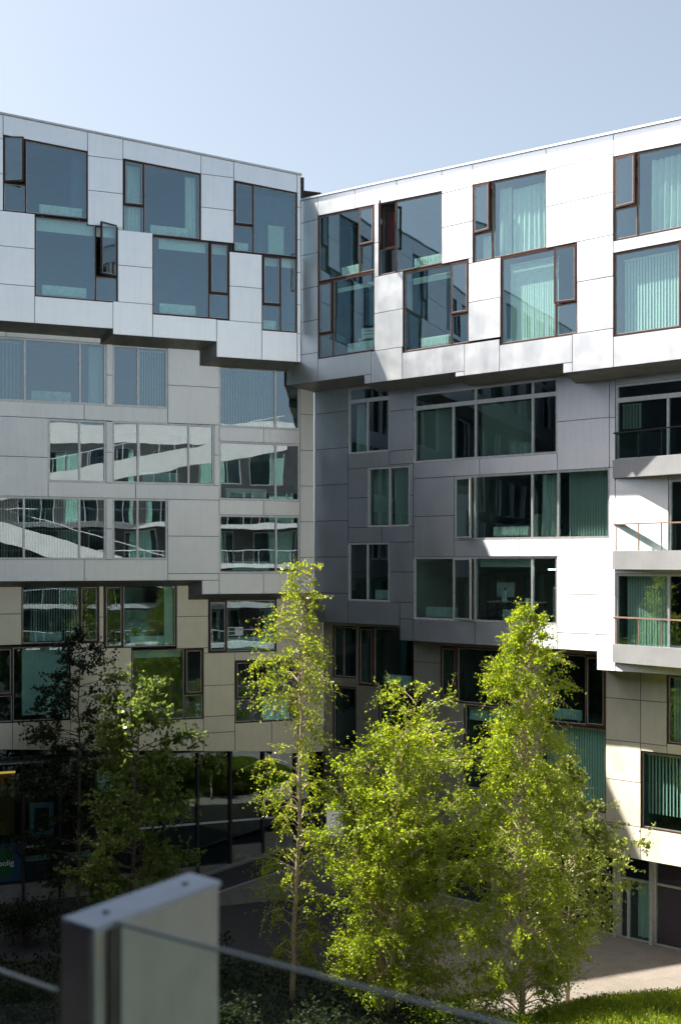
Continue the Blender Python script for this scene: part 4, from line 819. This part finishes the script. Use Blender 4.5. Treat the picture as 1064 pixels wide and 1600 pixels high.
def tree(label, base, env, leafm, barkm, seed, nbr=70, twigs=14, leaves=11, lsize=.075, trunk_r=.09, droop=.35, rise=.55, trunk_pts=None,
         name='birch_tree', stems=None, bare=0.3, depth_k=.85, group=None, twl=.62, hang=.5, first=0.1):
    """env: list of (height, reach to the left, reach to the right) in metres; the crown is as deep as it is wide"""
    r = np.random.default_rng(seed); rr = random.Random(seed)
    T = thing(name, label, 'tree', base, 0, group)
    H = env[-1][0]; hs = [e[0] for e in env]; ls = [e[1] for e in env]; rs = [e[2] for e in env]
    stems = stems or [(trunk_pts or [(0, 0, 0), (0, 0, H)], trunk_r)]
    tb = MB(); allp = []; brm = MB(); curves = []
    for pts, tr in stems:
        P = np.array(pts, float); tt = np.linspace(0, 1, len(P)); q = np.linspace(0, 1, 16)
        cur = np.stack([np.interp(q, tt, P[:, i]) for i in range(3)], 1); cur[1:-1, :2] += r.normal(0, .025, (14, 2))
        tb.tube([tuple(x) for x in cur], [max(.008, tr*(1-.93*s)) for s in q], 8); curves.append((cur, tr))
    tb.build('trunk', barkm, T, smooth=True)
    lp = []
    for bi in range(nbr):
        cur, tr = curves[bi % len(curves)]
        f = first+(1-first)*((bi+r.uniform(0, 1))/nbr)
        k = f*15; i0 = min(14, int(k)); p0 = cur[i0]+(cur[i0+1]-cur[i0])*(k-i0)
        az = r.uniform(0, 2*math.pi); c, s = math.cos(az), math.sin(az)
        hz = min(H, p0[2]+.35)
        # aim for a point on the envelope near this height
        L = np.interp(hz, hs, ls); R = np.interp(hz, hs, rs)
        ex = R if c > 0 else L; ey = (L+R)*.5*depth_k
        tgt = np.array([c*ex, s*ey])*r.uniform(.5, 1.18)
        d = np.array([tgt[0]-p0[0], tgt[1]-p0[1]]) if len(stems) == 1 else np.array([tgt[0]*.9-p0[0]*.25, tgt[1]*.9-p0[1]*.25])
        ln = np.linalg.norm(d)
        if ln < .12: ln = .12; d = np.array([c, s])*.12
        lift = rise*ln*r.uniform(.6, 1.2); q = np.linspace(0, 1, 7)
        bx = p0[0]+d[0]*q; by = p0[1]+d[1]*q; bz = p0[2]+lift*q*1.5-(lift*.5+droop*ln)*q**2
        bp = np.stack([bx, by, bz], 1)+r.normal(0, .03, (7, 3))*q[:, None]
        brm.tube([tuple(x) for x in bp], [max(.004, tr*.28*(1-.85*x)) for x in q], 4)
        nt = max(4, int(twigs*(.35+ln/1.6)))
        for _ in range(nt):
            t = r.uniform(bare, 1)**.8; kk = t*6; j = min(5, int(kk)); tp = bp[j]+(bp[j+1]-bp[j])*(kk-j)
            bd_ = bp[min(6, j+1)]-bp[j]; bd_ = bd_/(np.linalg.norm(bd_)+1e-6); td = r.normal(0, .62, 3)+bd_*.75; hg = hang if k < 11 else hang*.3-.35; td[2] -= hg*.55; td /= np.linalg.norm(td); tl = twl*r.uniform(.35, 1.25)*(.5+.5*min(1, ln))
            if rr.random() < .4: brm.tube([tuple(tp), tuple(tp+td*tl*.6+np.array([0, 0, -.02])), tuple(tp+td*tl+np.array([0, 0, -.06*hang]))], [.005, .004, .002], 3)
            g = r.uniform(.0, 1, leaves); off = r.normal(0, .032, (leaves, 3))
            q_ = tp+td*tl*g[:, None]+off; q_[:, 2] -= .22*tl*hang*g**2; lp.append(q_)
    # leading shoot leaves
    for cur, tr in curves:
        ns = 300 if len(curves) > 1 else 130
        g = r.uniform(0, 1, ns); kk = 15-g*(4.6 if len(curves) > 1 else 2.0); jj = np.minimum(14, kk.astype(int)); fr_ = (kk-jj)[:, None]
        lp.append(cur[jj]*(1-fr_)+cur[jj+1]*fr_+r.normal(0, 1, (ns, 3))*np.array([.15, .15, .08])*(.35+1.3*g[:, None]))
    brm.build('branches', barkm, T)
    link('crown', leaf_mesh('crown', np.concatenate(lp), lsize, leafm, hang=hang), T)
    return T
def env_px(depth, bx, base_z, rows):
    k = depth/2000.0; out = []
    for y, xl, xr in sorted(rows, key=lambda q: -q[0]): out.append((EYE+(877-y)*k-base_z, max(.12, (bx-xl)*k-.22), max(.12, (xr-bx)*k-.22)))
    return out
def X(px, d): return (px-532)*d/2000.0
BG = 'birches in the courtyard'
d = 37.0
tree('tall slender birch with pale trunk, left of the sunlit trees', (X(462, d), d, -.5),
     env_px(d, 462, -.5, [(1560, 440, 490), (1500, 425, 520), (1400, 385, 530), (1300, 395, 545), (1200, 378, 525), (1140, 415, 520), (1080, 395, 525), (1010, 388, 522), (950, 405, 520), (910, 445, 520), (882, 478, 500)]),
     M['leaf_birch2'], M['bark'], 11, nbr=140, twigs=13, leaves=11, hang=.9, trunk_r=.085, trunk_pts=[(-.1, 0, 0), (-.06, 0, 2), (.08, 0, 5), (.16, 0, 8.3), (.10, 0, 10), (.5, 0, 12.7)], group=BG, lsize=.072, droop=.45, rise=.7)
d = 36.0
st_ = [([(0, 0, 0), (-.1, .1, 2), (0, .1, 5), (1.0, 0, 9.2)], .08), ([(.15, .1, 0), (.5, 0, 2.5), (1.0, .1, 5), (1.45, 0, 7.6)], .07), ([(-.1, 0, 0), (-.6, -.1, 2.5), (-.9, 0, 4.6), (-1.2, 0, 6.3)], .06), ([(.1, -.1, 0), (.2, -.5, 2.5), (.3, -.7, 5.0), (.35, -.6, 7.8)], .06), ([(0, .1, 0), (-.3, .4, 3), (-.3, .6, 5.0), (-.3, .7, 6.9)], .05)]
tree('broad bushy birch with several stems in the middle of the sunlit trees', (X(600, d), d, -.5),
     env_px(d, 600, -.5, [(1570, 490, 735), (1480, 495, 745), (1380, 510, 745), (1280, 515, 740), (1200, 522, 735), (1140, 540, 725), (1090, 545, 705), (1050, 585, 680), (1036, 630, 660)]),
     M['leaf_birch'], M['bark'], 12, nbr=270, twigs=20, leaves=12, hang=.3, stems=st_, group=BG, lsize=.072, droop=.25, rise=.9, first=.02)
d = 35.0
tree('tall birch with dense conical crown, right of the bushy one', (X(812, d), d, -.5),
     env_px(d, 812, -.5, [(1590, 700, 880), (1540, 685, 900), (1450, 685, 920), (1350, 695, 920), (1250, 715, 905), (1180, 735, 900), (1100, 755, 895), (1040, 745, 900), (990, 785, 880), (960, 812, 862), (930, 828, 846)]),
     M['leaf_birch'], M['bark'], 13, nbr=260, twigs=20, leaves=12, hang=.95, trunk_r=.09, trunk_pts=[(0, 0, 0), (.05, 0, 3), (.1, 0, 6), (.12, 0, 8.6), (.42, 0, 11.35)], group=BG, lsize=.07, droop=.38, rise=.75, first=.03)
d = 37.2
tree('pale broadleaved tree spreading behind the conical birch by the gravel', (X(886, d), d, -.5),
     env_px(d, 886, -.5, [(1500, 850, 910), (1450, 820, 940), (1400, 800, 985), (1330, 790, 1000), (1270, 800, 985), (1220, 825, 940), (1185, 860, 900)]),
     M['leaf_broad'], M['bark'], 14, nbr=110, twigs=14, leaves=10, trunk_r=.06, name='broadleaf_tree', lsize=.11, droop=.15, rise=.4, hang=.3, first=.2)
d = 46.2
tree('dark alder wholly in shade against the left wing', (X(124, d), d, -.5),
     env_px(d, 124, -.5, [(1480, 90, 170), (1420, 20, 250), (1330, 5, 250), (1250, 15, 230), (1160, 30, 215), (1080, 50, 200), (1020, 65, 185), (985, 105, 145)]),
     M['leaf_shaded'], M['bark_dark'], 15, nbr=90, twigs=12, leaves=10, trunk_r=.085, name='alder_tree', lsize=.12, droop=.05, rise=.25, hang=.15, first=.12)
d = 37.5
tree('alder with sunlit top and shaded lower branches in front of the left wing', (X(213, d), d, -.5),
     env_px(d, 213, -.5, [(1500, 150, 260), (1440, 100, 300), (1360, 105, 320), (1280, 120, 310), (1200, 145, 295), (1165, 150, 320), (1120, 150, 275), (1070, 155, 275), (1035, 190, 235)]),
     M['leaf_mid'], M['bark_dark'], 16, nbr=120, twigs=15, leaves=11, trunk_r=.07, trunk_pts=[(0, 0, 0), (-.1, 0, 3), (0, 0, 6), (.15, 0, 9.2)], name='alder_tree', lsize=.125, droop=.05, rise=.35, hang=.2, first=.25)

def shrub(label, x, y, rx, rz, n, m, seed, size=.11):
    r = np.random.default_rng(seed); T = thing('shrub', label, 'shrub', (x, y, -.5), 0, 'shrubs in the shaded bed')
    st = MB(); lp = []
    for i in range(26):
        a = r.uniform(0, 6.28); q = rx*r.uniform(.2, 1); tip = np.array([q*math.cos(a), q*math.sin(a)*.8, rz*r.uniform(.5, 1)*(1-.45*(q/rx)**2)])
        st.tube([(0, 0, 0), tuple(tip*np.array([.4, .4, .65])), tuple(tip)], [.02, .012, .004], 4)
        g = r.uniform(.15, 1, n//26); base_ = tip*np.array([.4, .4, .65])
        lp.append(base_+(tip-base_)*g[:, None]+r.normal(0, .18, (n//26, 3)))
    st.build('stems', M['bark_dark'], T); q = np.concatenate(lp); q[:, 2] = np.maximum(q[:, 2], .03)
    link('foliage', leaf_mesh('foliage', q, size, m, hang=.1), T)
shr = [(-8.6, 34.5, 1.5, 1.7, 'low dark shrub at the left edge, below the shop sign'), (-6.4, 36.8, 1.6, 2.3, 'dark shrub showing just left of the foreground wall'), (-4.6, 38.8, 1.5, 2.2, 'dark shrub behind the foreground wall top'),
       (-3.2, 33.6, 1.4, 1.5, 'shaded shrub just right of the foreground wall'), (-.4, 32.6, 1.6, 1.4, 'shaded shrub under the slender birch'), (1.6, 31.2, 1.5, 1.6, 'shrub below the bushy birch'), (-7.6, 40.4, 1.6, 2.2, 'dark shrub at the foot of the lit alder'), (3.6, 33.2, 1.3, 1.0, 'low dark shrub in front of the conical birch'), (-10.4, 42.5, 1.5, 1.8, 'dark shrub at the foot of the shaded alder'), (-5.6, 31.6, 1.4, 1.6, 'dark shrub hidden partly behind the foreground wall foot')]
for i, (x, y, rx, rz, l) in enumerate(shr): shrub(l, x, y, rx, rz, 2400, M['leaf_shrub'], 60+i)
for i, (x, y, rx, rz, l) in enumerate(((2.9, 34.4, 1.2, 1.3, 'sunlit light green bush between the bushy and conical birches'), (4.4, 33.2, 1.1, .9, 'sunlit light green bush at the foot of the conical birch'), (5.9, 34.2, .8, .6, 'small sunlit bush at the edge of the grass mound'))):
    shrub(l, x, y, rx, rz, 2600, M['leaf_birch'], 90+i, .075)
# ground cover and grass
n = 26000; gx = nrng.uniform(-16, 3.4, n); gy = nrng.uniform(25, 41, n); keep = (gy < 41.5-.45*np.maximum(gx+5, 0)*1.2)
p = np.stack([gx, gy, -.5+nrng.uniform(.02, .28, n)], 1)[keep]
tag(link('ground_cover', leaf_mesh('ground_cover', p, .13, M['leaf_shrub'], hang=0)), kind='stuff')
n = 60000; th = nrng.uniform(0, 2*np.pi, n); q = np.sqrt(nrng.uniform(0, 1.02, n)); gx = mcx+mrx*q*np.cos(th); gy = mcy+mry*q*np.sin(th); gz = mound_z(gx, gy)-.02
clump = .6+.8*(np.sin(gx*2.1+np.sin(gy*1.7))*np.sin(gy*2.7+1.3*np.sin(gx*1.1))*.5+.5)
h = nrng.uniform(.08, .22, n)*clump; w = nrng.uniform(.012, .022, n); aa = nrng.uniform(0, 2*np.pi, n); ln = nrng.normal(0, .35, (n, 2))*h[:, None]
v = np.empty((n, 3, 3)); v[:, 0] = np.stack([gx-np.cos(aa)*w, gy-np.sin(aa)*w, gz], 1); v[:, 1] = np.stack([gx+np.cos(aa)*w, gy+np.sin(aa)*w, gz], 1); v[:, 2] = np.stack([gx+ln[:, 0], gy+ln[:, 1], gz+h], 1)
tag(link('grass', raw_mesh('grass', v.reshape(-1, 3), 3, M['grass'])), kind='stuff')
n = 9000; q = np.sqrt(nrng.uniform(0, .98, n)); th = nrng.uniform(0, 2*np.pi, n); gx = mcx+mrx*q*np.cos(th); gy = mcy+mry*q*np.sin(th)
p = np.stack([gx, gy, mound_z(gx, gy)+nrng.uniform(.03, .2, n)], 1)
tag(link('clover', leaf_mesh('clover', p, .07, M['grass'], hang=0)), kind='stuff')

# ================================================================== terrace in the foreground
zt = EYE-.70
A, B, C_, D = (-.473, 2.443), (-.265, 2.806), (-.335, 2.876), (-.543, 2.513)     # plan of the partition
PW = thing('partition_wall', 'blurred pale partition wall with sky-tinted metal coping in the foreground', 'wall', (0, 0, EYE-1.764))
zb = 0.0; zc = .70+.38
def lerp(p, q, t): return (p[0]+(q[0]-p[0])*t, p[1]+(q[1]-p[1])*t)
def off(p, k): return (p[0]+.868*k, p[1]-.497*k)
core_poly = [lerp(A, B, .012), lerp(A, B, .99), lerp(D, C_, .99), lerp(D, C_, .012)]
MB().prism(core_poly, 0, 1.0519).build('board', M['fibre'], PW)
MB().prism([off(lerp(A, B, .10), .0005), off(lerp(A, B, .19), .0005), off(lerp(A, B, .19), .006), off(lerp(A, B, .10), .006)][::-1], 0, 1.05).build('glass_slot', M['dark'], PW)
MB().prism([off(A, .004), off(B, .004), (C_[0]-.004, C_[1]+.003), (D[0]-.004, D[1]+.003)], 1.0525, 1.064).build('coping', M['cap'], PW)
MB().prism([(A[0]-.003, A[1]-.006), A, D, (D[0]-.003, D[1]-.006)], 0, 1.052).build('end_sheet', M['cap_end'], PW)
for t in (.2, .82):
    c = lerp(lerp(A, B, t), lerp(D, C_, t), .5); MB().tube([(c[0], c[1], 1.0645), (c[0], c[1], 1.069)], [.008, .007], 10).build('screw', M['cap_screw'], PW)
def glass_run(label, p, q, ztop, zlow):
    dx, dy = q[0]-p[0], q[1]-p[1]; L = math.hypot(dx, dy); t = thing('glass_balustrade', label, 'balustrade', (p[0], p[1], zlow), math.atan2(dy, dx), 'glass balustrades of the terrace')
    MB().box(0, L, 0, .012, 0, ztop-zlow-.0045).build('glass_pane', M['glass_rail'], t); MB().box(0, L, -.0005, .0125, ztop-zlow-.0042, ztop-zlow).build('polished_edge', M['edge'], t)
M['edge'] = simple('polished glass edge', (0.10, 0.13, 0.14), 0.3, 0.0)
g0 = off(lerp(A, B, .15), .008); glass_run('blurred glass balustrade running right from the partition wall', g0, (g0[0]+.685*2.4, g0[1]-.552*2.4), zt-.004, EYE-1.78)
g1 = (-.585, 2.62); glass_run('blurred lower glass balustrade left of the partition wall', (g1[0]-.76*2.6, g1[1]+.65*2.6), g1, EYE-.878, EYE-1.78)
tag(MB().prism([(-3.2, -1.2), (2.2, -1.2), (2.2, .6), (-.2, 2.9), (-.6, 3.0), (-3.2, 4.6)], EYE-2.05, EYE-1.7802).build('terrace', M['terrace']), kind='structure')
